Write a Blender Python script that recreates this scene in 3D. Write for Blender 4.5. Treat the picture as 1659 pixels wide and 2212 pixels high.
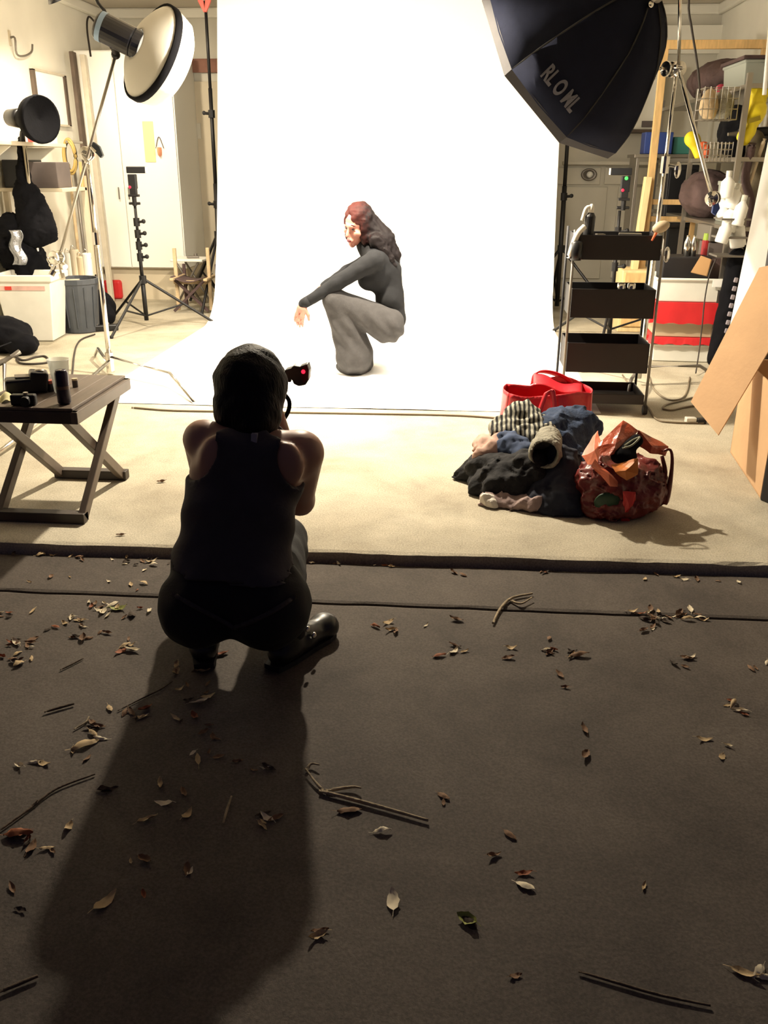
import bpy, bmesh, math, random
import numpy as np
from mathutils import Vector, Matrix, Euler, noise as mnoise

for o in list(bpy.data.objects):
    bpy.data.objects.remove(o)
SC = bpy.context.scene
COL = SC.collection

# ---------------------------------------------------------------- camera
IW, IH, FPX = 1659.0, 2212.0, 1912.0
PITCH, YAW, ROLL = math.radians(21.4), math.radians(4.5), math.radians(0.3)
CAM = Vector((0.0, 0.0, 1.40))
FW = Vector((-math.sin(YAW) * math.cos(PITCH), math.cos(YAW) * math.cos(PITCH), -math.sin(PITCH)))
_r0 = Vector((math.cos(YAW), math.sin(YAW), 0.0))
_u0 = _r0.cross(FW)
RT = _r0 * math.cos(ROLL) + _u0 * math.sin(ROLL)
UP = -_r0 * math.sin(ROLL) + _u0 * math.cos(ROLL)
cd = bpy.data.cameras.new('camera')
cd.sensor_fit = 'VERTICAL'
cd.sensor_height = 36.0
cd.sensor_width = 27.0
cd.lens = 36.0 * FPX / IH
cd.clip_start = 0.05
cam = bpy.data.objects.new('camera', cd)
COL.objects.link(cam)
mw = Matrix.Identity(4)
for i in range(3):
    mw[i][0], mw[i][1], mw[i][2], mw[i][3] = RT[i], UP[i], -FW[i], CAM[i]
cam.matrix_world = mw
SC.camera = cam

# ---------------------------------------------------------------- night sky and exposure
wd = bpy.data.worlds.new('night')
SC.world = wd
wd.use_nodes = True
bgn = wd.node_tree.nodes['Background']
bgn.inputs[0].default_value = (0.72, 0.62, 1.0, 1.0)
bgn.inputs[1].default_value = 0.04
SC.view_settings.view_transform = 'Standard'
SC.view_settings.look = 'None'
SC.view_settings.exposure = 0.0
SC.view_settings.gamma = 1.0
SC.view_settings.use_curve_mapping = False
LAMP_W = 255.0       # bulb on the garage ceiling
OCTA_W = 66.0        # octagonal softbox
DISH_W = 75.0
LEFT_FILL_W = 55.0        # light added in the dark lamp high on the left        # beauty dish
WARM = (1.0, 0.87, 0.67)
SOFT = (1.0, 0.93, 0.80)


# ---------------------------------------------------------------- measuring helpers (a photo pixel and a known plane give a point)
def ray(x, y):
    return FW * FPX + RT * (x - IW / 2) + UP * (IH / 2 - y)


def at(x, y, Y):
    r = ray(x, y)
    return CAM + r * ((Y - CAM.y) / r.y)


def gz(x, y, z=0.0):
    r = ray(x, y)
    return CAM + r * ((z - CAM.z) / r.z)


def atX(x, y, X):
    r = ray(x, y)
    return CAM + r * ((X - CAM.x) / r.x)


V = Vector


# ---------------------------------------------------------------- materials
def lin(c):
    return tuple(((v / 255.0) / 12.92 if v / 255.0 <= 0.04045 else ((v / 255.0 + 0.055) / 1.055) ** 2.4) for v in c)


MATS = {}


def mat(name, rgb, rough=0.6, metal=0.0, var=0.0, scale=8.0, bump=0.0, bscale=60.0, spec=0.5, emit=0.0,
        trans=0.0, alpha=1.0, sheen=0.0, stretch=(1, 1, 1), rgb2=None, coat=0.0, ecol=None, sss=0.0):
    if name in MATS:
        return MATS[name]
    m = bpy.data.materials.new(name)
    m.use_nodes = True
    nt = m.node_tree
    b = nt.nodes['Principled BSDF']
    c = lin(rgb)
    b.inputs['Base Color'].default_value = (*c, 1)
    b.inputs['Roughness'].default_value = rough
    b.inputs['Metallic'].default_value = metal
    b.inputs['Specular IOR Level'].default_value = spec
    b.inputs['Transmission Weight'].default_value = trans
    b.inputs['Alpha'].default_value = alpha
    b.inputs['Sheen Weight'].default_value = sheen
    b.inputs['Coat Weight'].default_value = coat
    if sss:
        b.inputs['Subsurface Weight'].default_value = sss
        b.inputs['Subsurface Radius'].default_value = (0.02, 0.008, 0.004)
    if emit:
        b.inputs['Emission Color'].default_value = (*(ecol or c), 1)
        b.inputs['Emission Strength'].default_value = emit
    if var or bump or rgb2:
        tc = nt.nodes.new('ShaderNodeTexCoord')
        mp = nt.nodes.new('ShaderNodeMapping')
        mp.inputs['Scale'].default_value = stretch
        nt.links.new(tc.outputs['Object'], mp.inputs['Vector'])
        if var or rgb2:
            n = nt.nodes.new('ShaderNodeTexNoise')
            n.inputs['Scale'].default_value = scale
            n.inputs['Detail'].default_value = 5
            nt.links.new(mp.outputs[0], n.inputs['Vector'])
            rp = nt.nodes.new('ShaderNodeValToRGB')
            c2 = lin(rgb2) if rgb2 else tuple(min(1, v * (1 + var)) for v in c)
            c1 = c if rgb2 else tuple(v * (1 - var) for v in c)
            rp.color_ramp.elements[0].position = 0.32
            rp.color_ramp.elements[1].position = 0.68
            rp.color_ramp.elements[0].color = (*c1, 1)
            rp.color_ramp.elements[1].color = (*c2, 1)
            nt.links.new(n.outputs['Fac'], rp.inputs['Fac'])
            nt.links.new(rp.outputs['Color'], b.inputs['Base Color'])
        if bump:
            n2 = nt.nodes.new('ShaderNodeTexNoise')
            n2.inputs['Scale'].default_value = bscale
            n2.inputs['Detail'].default_value = 4
            nt.links.new(mp.outputs[0], n2.inputs['Vector'])
            bp = nt.nodes.new('ShaderNodeBump')
            bp.inputs['Strength'].default_value = bump
            bp.inputs['Distance'].default_value = 0.02
            nt.links.new(n2.outputs['Fac'], bp.inputs['Height'])
            nt.links.new(bp.outputs['Normal'], b.inputs['Normal'])
    MATS[name] = m
    return m


def concrete(name, base, dark, light, s1, s2, bump, speck=0.0):
    m = bpy.data.materials.new(name)
    m.use_nodes = True
    nt = m.node_tree
    b = nt.nodes['Principled BSDF']
    b.inputs['Roughness'].default_value = 0.82
    b.inputs['Specular IOR Level'].default_value = 0.3
    tc = nt.nodes.new('ShaderNodeTexCoord')

    def nz(scale, det, dist=0.0):
        n = nt.nodes.new('ShaderNodeTexNoise')
        n.inputs['Scale'].default_value = scale
        n.inputs['Detail'].default_value = det
        n.inputs['Roughness'].default_value = 0.62
        n.inputs['Distortion'].default_value = dist
        nt.links.new(tc.outputs['Object'], n.inputs['Vector'])
        return n

    def ramp(n, p0, p1, c0, c1):
        r = nt.nodes.new('ShaderNodeValToRGB')
        r.color_ramp.elements[0].position = p0
        r.color_ramp.elements[1].position = p1
        r.color_ramp.elements[0].color = (*c0, 1)
        r.color_ramp.elements[1].color = (*c1, 1)
        nt.links.new(n.outputs['Fac'], r.inputs['Fac'])
        return r

    def mix(kind, f, a, c):
        x = nt.nodes.new('ShaderNodeMix')
        x.data_type = 'RGBA'
        x.blend_type = kind
        x.inputs[0].default_value = f
        nt.links.new(a.outputs['Color'] if 'Color' in a.outputs else a.outputs[2], x.inputs[6])
        nt.links.new(c.outputs['Color'], x.inputs[7])
        return x
    a = ramp(nz(s1, 6, 0.6), 0.34, 0.66, lin(dark), lin(light))
    c = ramp(nz(s2, 8, 0.2), 0.30, 0.70, tuple(v * 0.72 for v in lin(base)), tuple(v * 1.25 for v in lin(base)))
    x = mix('MIX', 0.5, a, c)
    fine = ramp(nz(150.0, 3), 0.36, 0.64, (0.72, 0.72, 0.72), (1.22, 1.22, 1.22))
    x2 = mix('MULTIPLY', 0.8, x, fine)
    out = x2
    if speck:
        sp = ramp(nz(420.0, 2), 0.70, 0.76, (1, 1, 1), (1 + speck,) * 3)
        out = mix('MULTIPLY', 1.0, x2, sp)
    nt.links.new(out.outputs[2], b.inputs['Base Color'])
    n = nz(90.0, 6)
    bp = nt.nodes.new('ShaderNodeBump')
    bp.inputs['Strength'].default_value = bump
    bp.inputs['Distance'].default_value = 0.01
    nt.links.new(n.outputs['Fac'], bp.inputs['Height'])
    nt.links.new(bp.outputs['Normal'], b.inputs['Normal'])
    MATS[name] = m
    return m


# ---------------------------------------------------------------- mesh helpers (all in world coordinates)
def B():
    return bmesh.new()


def box(bm, c, s, rot=None):
    M = Matrix.Translation(V(c))
    if rot is not None:
        M = M @ (rot.to_4x4() if isinstance(rot, Matrix) else Euler(rot).to_matrix().to_4x4())
    M = M @ Matrix.Diagonal((s[0], s[1], s[2], 1))
    bmesh.ops.create_cube(bm, size=1.0, matrix=M)
    return bm


def beam(bm, a, b, w, h, upv=(0, 0, 1)):
    """rectangular bar from a to b, w across, h along upv"""
    a, b = V(a), V(b)
    d = (b - a)
    L = d.length
    d.normalize()
    u = V(upv)
    s = d.cross(u)
    if s.length < 1e-4:
        s = d.cross(V((1, 0, 0)))
    s.normalize()
    u = s.cross(d)
    R = Matrix((s, d, u)).transposed()
    return box(bm, (a + b) / 2, (w, L, h), R)


def frame_of(d):
    d = V(d).normalized()
    u = V((0, 0, 1)) if abs(d.z) < 0.9 else V((1, 0, 0))
    s = d.cross(u).normalized()
    return s, s.cross(d).normalized(), d


def cyl(bm, a, b, r, r2=None, seg=12, cap=True):
    a, b = V(a), V(b)
    r2 = r if r2 is None else r2
    s, u, d = frame_of(b - a)
    A, C = [], []
    for i in range(seg):
        t = 2 * math.pi * i / seg
        o = s * math.cos(t) + u * math.sin(t)
        A.append(bm.verts.new(a + o * r))
        C.append(bm.verts.new(b + o * r2))
    for i in range(seg):
        j = (i + 1) % seg
        bm.faces.new((A[i], A[j], C[j], C[i]))
    if cap:
        bm.faces.new(A[::-1])
        bm.faces.new(C)
    return bm


def smooth_pts(pts, n=6, closed=False):
    pts = [V(p) for p in pts]
    out = []
    N = len(pts)
    rng = N if closed else N - 1
    for i in range(rng):
        p1, p2 = pts[i], pts[(i + 1) % N]
        p0 = pts[(i - 1) % N] if (closed or i > 0) else p1 * 2 - p2
        p3 = pts[(i + 2) % N] if (closed or i < N - 2) else p2 * 2 - p1
        for k in range(n):
            t = k / n
            out.append(0.5 * ((2 * p1) + (p2 - p0) * t + (2 * p0 - 5 * p1 + 4 * p2 - p3) * t * t + (3 * p1 - p0 - 3 * p2 + p3) * t ** 3))
    if not closed:
        out.append(pts[-1])
    return out


def tube(bm, pts, r, seg=8, n=0, closed=False):
    if n:
        pts = smooth_pts(pts, n, closed)
    pts = [V(p) for p in pts]
    N = len(pts)
    rs = r if isinstance(r, (list, tuple)) else None
    rings = []
    prev = None
    for i, p in enumerate(pts):
        a = pts[(i - 1) % N] if (closed or i > 0) else p
        c = pts[(i + 1) % N] if (closed or i < N - 1) else p
        d = (c - a)
        if d.length < 1e-9:
            d = V((0, 0, 1))
        d.normalize()
        if prev is None:
            s, u, _ = frame_of(d)
        else:
            s = prev - d * prev.dot(d)
            if s.length < 1e-5:
                s, u, _ = frame_of(d)
            s.normalize()
            u = d.cross(s)
        prev = s
        if rs:
            f = i / max(1, N - 1) * (len(rs) - 1)
            k = min(int(f), len(rs) - 2)
            rr = rs[k] + (rs[k + 1] - rs[k]) * (f - k)
        else:
            rr = r
        rings.append([bm.verts.new(p + (s * math.cos(2 * math.pi * j / seg) + u * math.sin(2 * math.pi * j / seg)) * rr) for j in range(seg)])
    for i in range(N if closed else N - 1):
        A, C = rings[i], rings[(i + 1) % N]
        for j in range(seg):
            k = (j + 1) % seg
            bm.faces.new((A[j], A[k], C[k], C[j]))
    if not closed:
        bm.faces.new(rings[0][::-1])
        bm.faces.new(rings[-1])
    return bm


def lathe(bm, base, axis, prof, seg=24, cap0=False, cap1=False, squash=1.0, fr=None):
    base = V(base)
    s, u, d = fr if fr else frame_of(axis)
    rings = []
    for r, h in prof:
        rings.append([bm.verts.new(base + d * h + (s * math.cos(2 * math.pi * j / seg) + u * math.sin(2 * math.pi * j / seg) * squash) * max(r, 1e-5)) for j in range(seg)])
    for A, C in zip(rings, rings[1:]):
        for j in range(seg):
            k = (j + 1) % seg
            bm.faces.new((A[j], A[k], C[k], C[j]))
    if cap0:
        bm.faces.new(rings[0][::-1])
    if cap1:
        bm.faces.new(rings[-1])
    return bm


def ball(bm, c, r, rot=None, seg=14):
    if not isinstance(r, (tuple, list)):
        r = (r, r, r)
    M = Matrix.Translation(V(c))
    if rot is not None:
        M = M @ Euler(rot).to_matrix().to_4x4()
    M = M @ Matrix.Diagonal((*r, 1))
    bmesh.ops.create_uvsphere(bm, u_segments=seg, v_segments=max(6, seg // 2), radius=1.0, matrix=M)
    return bm


def prism(bm, pts, thick):
    """flat polygon pushed along a vector"""
    t = V(thick)
    A = [bm.verts.new(V(p)) for p in pts]
    C = [bm.verts.new(V(p) + t) for p in pts]
    n = len(A)
    bm.faces.new(A[::-1])
    bm.faces.new(C)
    for i in range(n):
        j = (i + 1) % n
        bm.faces.new((A[i], A[j], C[j], C[i]))
    bmesh.ops.recalc_face_normals(bm, faces=bm.faces)
    return bm


def sheet(bm, fn, nu, nv):
    """grid surface fn(u,v)"""
    g = [[bm.verts.new(V(fn(i / nu, j / nv))) for j in range(nv + 1)] for i in range(nu + 1)]
    for i in range(nu):
        for j in range(nv):
            bm.faces.new((g[i][j], g[i + 1][j], g[i + 1][j + 1], g[i][j + 1]))
    return bm


def opentop(bm, base, w, d, h, t=0.01, top=1.0, rotz=0.0, rim=0.0):
    """open box with wall thickness; top scales the mouth"""
    base = V(base)
    R = Matrix.Rotation(rotz, 3, 'Z')

    def ring(sx, sy, z):
        return [bm.verts.new(base + R @ V((x * sx / 2, y * sy / 2, z))) for x, y in ((-1, -1), (1, -1), (1, 1), (-1, 1))]
    rs = [ring(w, d, 0), ring(w * top, d * top, h)]
    if rim:
        rs.insert(1, ring(w * (1 + (top - 1) * .9), d * (1 + (top - 1) * .9), h * 0.9))
        rs[2:2] = [ring(w * top + rim * 2, d * top + rim * 2, h * 0.9)]
        rs[-1] = ring(w * top + rim * 2, d * top + rim * 2, h)
    rs += [ring(w * top - 2 * t, d * top - 2 * t, h), ring(w - 2 * t, d - 2 * t, t)]
    for A, C in zip(rs, rs[1:]):
        for i in range(4):
            j = (i + 1) % 4
            bm.faces.new((A[i], A[j], C[j], C[i]))
    bm.faces.new(rs[0][::-1])
    bm.faces.new(rs[-1])
    return bm


def mk(name, bm, m, parent=None, label=None, cat=None, group=None, kind=None, smooth=False, bevel=0.0, bseg=2, solid=0.0, sub=0, origin=None):
    me = bpy.data.meshes.new(name)
    if isinstance(bm, bpy.types.Mesh):
        me = bm
    else:
        bm.to_mesh(me)
        bm.free()
    o = bpy.data.objects.new(name, me)
    COL.objects.link(o)
    if parent is not None:
        root = parent
        while root.parent is not None:
            root = root.parent
        off = root.location.copy()
        o.parent = parent
    elif origin is not None:
        off = V(origin)
        o.location = off
    else:
        xs = np.empty(len(me.vertices) * 3)
        me.vertices.foreach_get('co', xs)
        xs = xs.reshape(-1, 3)
        lo, hi = xs.min(0), xs.max(0)
        off = V(((lo[0] + hi[0]) / 2, (lo[1] + hi[1]) / 2, lo[2]))
        o.location = off
    me.transform(Matrix.Translation(-off))
    for x in (m if isinstance(m, (list, tuple)) else [m]):
        me.materials.append(MATS[x] if isinstance(x, str) else x)
    if smooth:
        me.polygons.foreach_set('use_smooth', [True] * len(me.polygons))
    if solid:
        md = o.modifiers.new('solid', 'SOLIDIFY')
        md.thickness = solid
        md.offset = 0
    if bevel:
        md = o.modifiers.new('bevel', 'BEVEL')
        md.width = bevel
        md.segments = bseg
        md.limit_method = 'ANGLE'
    if sub:
        md = o.modifiers.new('sub', 'SUBSURF')
        md.levels = sub
        md.render_levels = sub
    if label:
        o['label'] = label
    if cat:
        o['category'] = cat
    if group:
        o['group'] = group
    if kind:
        o['kind'] = kind
    return o


def thing(name, label, cat, loc=(0, 0, 0), group=None):
    o = bpy.data.objects.new(name, None)
    o.empty_display_size = 0.05
    COL.objects.link(o)
    o.location = V(loc)
    o['label'] = label
    o['category'] = cat
    if group:
        o['group'] = group
    return o


def struct(name, bm, m, **k):
    return mk(name, bm, m, kind='structure', **k)


# ---------------------------------------------------------------- rounded solids from blended capsules (one continuous skin)
def rc(a, b, r1, r2=None):
    a = np.array(a, float)
    b = np.array(b, float)
    r2 = r1 if r2 is None else r2
    ab = b - a
    L = max(float(ab @ ab), 1e-12)

    def f(P):
        t = np.clip((P - a) @ ab / L, 0, 1)
        return np.linalg.norm(P - a - t[:, None] * ab, axis=1) - (r1 + (r2 - r1) * t)
    f.bb = (np.minimum(a - r1, b - r2), np.maximum(a + r1, b + r2))
    return f


def el(c, r, rot=(0, 0, 0)):
    c = np.array(c, float)
    r = np.array(r, float)
    R = np.array(Euler(rot).to_matrix())

    def f(P):
        q = (P - c) @ R
        k0 = np.linalg.norm(q / r, axis=1)
        k1 = np.linalg.norm(q / (r * r), axis=1)
        return k0 * (k0 - 1) / np.maximum(k1, 1e-6)
    m = r.max()
    f.bb = (c - m, c + m)
    return f


def blend(prims, k=0.03):
    def f(P):
        d = None
        for p in prims:
            x = p(P)
            if d is None:
                d = x
            else:
                h = np.clip(0.5 + 0.5 * (x - d) / k, 0, 1)
                d = x + (d - x) * h - k * h * (1 - h)
        return d
    f.bb = (np.min([p.bb[0] for p in prims], axis=0), np.max([p.bb[1] for p in prims], axis=0))
    return f


def solid_mesh(f, h=0.012, pad=0.03):
    """surface nets of an implicit solid"""
    lo = np.array(f.bb[0]) - pad
    hi = np.array(f.bb[1]) + pad
    n = np.maximum(np.ceil((hi - lo) / h).astype(int) + 1, 4)
    ax = [lo[i] + h * np.arange(n[i]) for i in range(3)]
    X, Y, Z = np.meshgrid(*ax, indexing='ij')
    P = np.stack([X.ravel(), Y.ravel(), Z.ravel()], 1)
    D = np.empty(len(P))
    for s in range(0, len(P), 200000):
        D[s:s + 200000] = f(P[s:s + 200000])
    D = D.reshape(n)
    S = D < 0
    cs = [(i, j, k) for i in (0, 1) for j in (0, 1) for k in (0, 1)]

    def sl(A, c):
        return A[c[0]:n[0] - 1 + c[0], c[1]:n[1] - 1 + c[1], c[2]:n[2] - 1 + c[2]]
    cnt = np.zeros(n - 1)
    acc = np.zeros((*(n - 1), 3))
    for a in range(8):
        for b in range(a + 1, 8):
            ca, cb = cs[a], cs[b]
            if sum(abs(x - y) for x, y in zip(ca, cb)) != 1:
                continue
            da, db = sl(D, ca), sl(D, cb)
            m = (da < 0) != (db < 0)
            t = np.where(m, da / np.where(np.abs(da - db) < 1e-12, 1e-12, da - db), 0)
            for q in range(3):
                acc[..., q] += np.where(m, ca[q] + (cb[q] - ca[q]) * t, 0)
            cnt += m
    act = cnt > 0
    idx = -np.ones(n - 1, int)
    idx[act] = np.arange(act.sum())
    ijk = np.argwhere(act)
    vs = lo + h * (ijk + acc[act] / cnt[act][:, None])
    faces = []
    for q in range(3):
        u, v = (q + 1) % 3, (q + 2) % 3
        sA = [slice(None)] * 3
        sB = [slice(None)] * 3
        sA[q] = slice(0, n[q] - 1)
        sB[q] = slice(1, n[q])
        ch = S[tuple(sA)] != S[tuple(sB)]
        e = np.argwhere(ch)
        e = e[(e[:, u] > 0) & (e[:, v] > 0) & (e[:, u] < n[u] - 1) & (e[:, v] < n[v] - 1)]
        if len(e) == 0:
            continue
        ins = S[tuple(sA)][e[:, 0], e[:, 1], e[:, 2]]

        def cell(du, dv):
            c = e.copy()
            c[:, u] += du
            c[:, v] += dv
            return idx[c[:, 0], c[:, 1], c[:, 2]]
        Q = np.stack([cell(-1, -1), cell(0, -1), cell(0, 0), cell(-1, 0)], 1)
        Q[~ins] = Q[~ins][:, ::-1]
        faces.append(Q)
    F = np.concatenate(faces)
    F = F[(F >= 0).all(1)]
    me = bpy.data.meshes.new('solid')
    me.from_pydata([tuple(x) for x in vs], [], [tuple(int(y) for y in x) for x in F])
    me.update()
    return me


def soft(name, f, m, h=0.012, **k):
    return mk(name, solid_mesh(f, h), m, smooth=True, **k)


def cut(f, *subs):
    def g(P):
        d = f(P)
        for s in subs:
            d = np.maximum(d, -s(P))
        return d
    g.bb = f.bb
    return g


def wob(f, amp, freq, seed=0.0, crease=0.0):
    """folds: displace an implicit solid with crossing waves"""
    def g(P):
        x, y, z = P[:, 0] * freq, P[:, 1] * freq, P[:, 2] * freq
        w = np.sin(x * 1.3 + 2.1 * np.sin(y * .8 + seed) + seed) * np.sin(z * 1.1 + 1.7 * np.sin(x * .6 + seed * 2))
        w += 0.5 * np.sin(2.3 * y + 1.4 * np.sin(z * 1.9 + seed) + 3 * seed)
        if crease:
            c = np.sin(2.9 * x + 3 * np.sin(1.7 * z + seed) + 1.2 * y) + np.sin(3.7 * z - 2.2 * x + 2 * np.sin(2.3 * y))
            w += crease * (1 - np.abs(c))
        return f(P) - amp * w
    g.bb = (np.array(f.bb[0]) - amp * 1.6, np.array(f.bb[1]) + amp * 1.6)
    return g
# ================================================================ MATERIALS
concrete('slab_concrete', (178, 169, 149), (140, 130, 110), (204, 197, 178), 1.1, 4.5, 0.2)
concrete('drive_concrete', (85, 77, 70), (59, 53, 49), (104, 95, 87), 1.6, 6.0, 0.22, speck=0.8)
mat('groove_dark', (30, 26, 22), 0.95)
mat('wall_cream', (232, 227, 212), 0.75, var=0.06, scale=1.5)
mat('wall_greige', (208, 202, 186), 0.8, var=0.07, scale=2.0)
mat('wall_tan', (204, 192, 168), 0.8, var=0.06, scale=2.0)
mat('ceiling_paint', (200, 190, 172), 0.85, var=0.05, scale=1.5)
mat('white_paint', (238, 236, 228), 0.6)
mat('brown_board', (140, 96, 78), 0.7, var=0.15, scale=12)
mat('paper_white', (246, 244, 240), 0.9)
mat('black_metal', (24, 22, 22), 0.5, 0.3)
mat('black_plastic', (18, 18, 21), 0.4, var=0.1)
mat('black_cloth', (13, 13, 17), 0.95, spec=0.15, var=0.15, scale=20, bump=0.1)
mat('octa_cloth', (21, 24, 38), 0.92, spec=0.12, var=0.08, scale=30, bump=0.08, bscale=220)
mat('octa_lip', (44, 41, 43), 0.75, var=0.08, scale=30)
mat('print_grey', (90, 90, 100), 0.7)
mat('chrome', (215, 212, 205), 0.16, 1.0)
mat('steel', (168, 162, 152), 0.35, 0.9)
mat('dull_steel', (128, 122, 114), 0.45, 0.7)
mat('octa_front', (255, 245, 225), 0.8, emit=2.5, ecol=SOFT)
mat('sock_cloth', (238, 234, 222), 0.85, bump=0.25, bscale=14, stretch=(1, 1, 4))
mat('sock_front', (255, 245, 225), 0.8, emit=3.0, ecol=SOFT)
mat('bulb_glow', (255, 240, 210), 0.4, emit=18.0, ecol=WARM)
mat('dish_grey', (214, 212, 204), 0.5)
mat('strobe_body', (24, 26, 36), 0.3, coat=0.3)
mat('strobe_blue', (150, 176, 205), 0.3)
mat('pine', (218, 180, 122), 0.55, var=0.14, scale=7, stretch=(6, 6, 1))
mat('pine_pale', (232, 204, 152), 0.55, var=0.12, scale=7, stretch=(6, 6, 1))
mat('table_wood', (96, 84, 74), 0.42, var=0.16, scale=9, stretch=(8, 1, 1))
mat('table_dark', (58, 49, 44), 0.5, var=0.15, scale=9)
mat('cardboard', (198, 160, 120), 0.85, var=0.07, scale=4, bump=0.05, bscale=40)
mat('cardboard_edge', (128, 96, 68), 0.9)
mat('bin_white', (226, 224, 214), 0.45, var=0.04)
mat('bin_grey', (66, 70, 76), 0.4, var=0.12)
mat('red_plastic', (196, 38, 42), 0.45, var=0.1)
mat('red_tote', (198, 34, 48), 0.42, var=0.12, scale=10, bump=0.12, bscale=25)
mat('cream_plastic', (196, 178, 148), 0.6)
mat('cart_black', (26, 24, 26), 0.55, var=0.1)
mat('cart_brown', (29, 22, 24), 0.55, var=0.1)
mat('denim_blue', (44, 60, 88), 0.9, var=0.25, scale=18, bump=0.3, bscale=120)
mat('blue_bag', (48, 62, 104), 0.7, var=0.2)
mat('garment_black', (18, 17, 21), 0.9, var=0.2, scale=14, bump=0.2, bscale=60)
mat('garment_grey', (150, 146, 132), 0.95, var=0.15, scale=20, bump=0.5, bscale=90)
mat('garment_mauve', (150, 130, 126), 0.9, var=0.2, scale=16, bump=0.2, bscale=60)
mat('garment_pink', (190, 156, 142), 0.9, var=0.15, scale=16)
mat('orange_film', (178, 72, 38), 0.35, var=0.35, scale=9, bump=0.35, bscale=24, coat=0.2)
mat('maroon_film', (112, 40, 36), 0.4, var=0.35, scale=8, bump=0.35, bscale=24)
mat('green_print', (30, 62, 38), 0.5)
mat('amber_film', (206, 118, 44), 0.35, var=0.2)
mat('yellow_plastic', (236, 214, 32), 0.5, var=0.06)
mat('orange_plastic', (236, 110, 62), 0.5)
mat('teal_plastic', (62, 128, 116), 0.5)
mat('blue_plastic', (44, 66, 132), 0.45)
mat('brown_fabric', (78, 60, 58), 0.85, var=0.2, bump=0.2)
mat('taupe_box', (98, 88, 84), 0.7, var=0.1)
mat('clear_plastic', (226, 230, 224), 0.12, alpha=0.42, spec=0.5)
mat('clear_bin', (190, 196, 186), 0.3, alpha=0.62)
mat('straw_tan', (190, 166, 130), 0.85, var=0.2, bump=0.3)
mat('foam_white', (248, 246, 240), 0.8)
mat('rubber_black', (24, 23, 24), 0.7)
mat('cable_tan', (120, 108, 88), 0.7)
mat('cable_dark', (52, 45, 40), 0.7)
mat('led_red', (200, 10, 30), 0.4, emit=1.6, ecol=(1.0, 0.02, 0.06))
mat('led_green', (20, 180, 40), 0.4, emit=1.3, ecol=(0.1, 1.0, 0.15))
mat('red_lens', (70, 14, 18), 0.3)
mat('skin_fair', (184, 124, 108), 0.5, sss=0.08)
mat('skin_tan', (176, 132, 112), 0.45, sss=0.06)
mat('lip_dark', (120, 40, 46), 0.4)
mat('eye_dark', (50, 34, 30), 0.3)
mat('hair_black', (13, 11, 12), 0.6, spec=0.2, var=0.3, scale=16, stretch=(6, 6, 1), bump=0.35, bscale=26)
mat('sweater_black', (8, 9, 14), 0.9, var=0.1, scale=40, bump=0.1, bscale=200)
mat('wool_grey', (60, 58, 58), 0.95, var=0.12, scale=30, bump=0.15, bscale=180)
mat('tank_charcoal', (60, 55, 58), 0.8, var=0.12, scale=20, bump=0.08, bscale=120)
mat('jeans_black', (10, 10, 14), 0.85, var=0.15, scale=20, bump=0.1, bscale=150)
mat('lace_dark', (56, 50, 50), 0.85, var=0.3, scale=90)
mat('boot_leather', (14, 15, 16), 0.38, coat=0.12)
mat('tag_white', (150, 146, 150), 0.7)
mat('leaf_tan', (190, 164, 122), 0.75, var=0.2, scale=30)
mat('leaf_pale', (226, 212, 182), 0.75, var=0.15, scale=30)
mat('leaf_brown', (124, 92, 64), 0.8, var=0.25, scale=30)
mat('leaf_dark', (62, 48, 36), 0.85, var=0.25, scale=30)
mat('leaf_rust', (150, 84, 46), 0.75, var=0.2, scale=30)
mat('leaf_green', (146, 150, 74), 0.7, var=0.2, scale=30)
mat('twig_bark', (150, 134, 108), 0.85, var=0.25, scale=40, bump=0.4)
mat('twig_dark', (84, 70, 56), 0.9, var=0.25, scale=40, bump=0.4)
# auburn hair; shade at the back painted in as a ramp to dark brown
m = mat('hair_auburn_shaded', (104, 54, 48), 0.65, spec=0.15)
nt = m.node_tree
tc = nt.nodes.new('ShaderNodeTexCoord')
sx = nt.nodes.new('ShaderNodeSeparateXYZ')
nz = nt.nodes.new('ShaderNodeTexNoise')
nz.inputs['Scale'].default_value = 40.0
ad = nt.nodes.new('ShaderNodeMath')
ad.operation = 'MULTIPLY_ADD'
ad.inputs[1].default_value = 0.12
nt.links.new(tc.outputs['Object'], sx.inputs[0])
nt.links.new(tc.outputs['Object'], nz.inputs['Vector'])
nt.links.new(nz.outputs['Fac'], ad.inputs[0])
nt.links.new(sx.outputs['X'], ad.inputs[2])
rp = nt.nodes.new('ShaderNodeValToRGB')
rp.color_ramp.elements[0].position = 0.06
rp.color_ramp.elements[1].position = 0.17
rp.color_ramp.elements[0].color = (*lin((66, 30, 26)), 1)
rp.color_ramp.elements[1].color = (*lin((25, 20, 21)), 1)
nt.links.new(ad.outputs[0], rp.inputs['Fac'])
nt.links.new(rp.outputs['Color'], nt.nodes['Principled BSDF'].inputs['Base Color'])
# knitted stripes
m = mat('stripe_knit', (40, 40, 42), 0.95)
nt = m.node_tree
tc = nt.nodes.new('ShaderNodeTexCoord')
wv = nt.nodes.new('ShaderNodeTexWave')
wv.bands_direction = 'X'
wv.inputs['Scale'].default_value = 15.0
wv.inputs['Distortion'].default_value = 2.2
wv.inputs['Detail Scale'].default_value = 1.2
rp = nt.nodes.new('ShaderNodeValToRGB')
rp.color_ramp.elements[0].position = 0.42
rp.color_ramp.elements[1].position = 0.58
rp.color_ramp.elements[0].color = (*lin((34, 34, 36)), 1)
rp.color_ramp.elements[1].color = (*lin((172, 170, 156)), 1)
nt.links.new(tc.outputs['Object'], wv.inputs['Vector'])
nt.links.new(wv.outputs['Fac'], rp.inputs['Fac'])
nt.links.new(rp.outputs['Color'], nt.nodes['Principled BSDF'].inputs['Base Color'])

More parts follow.
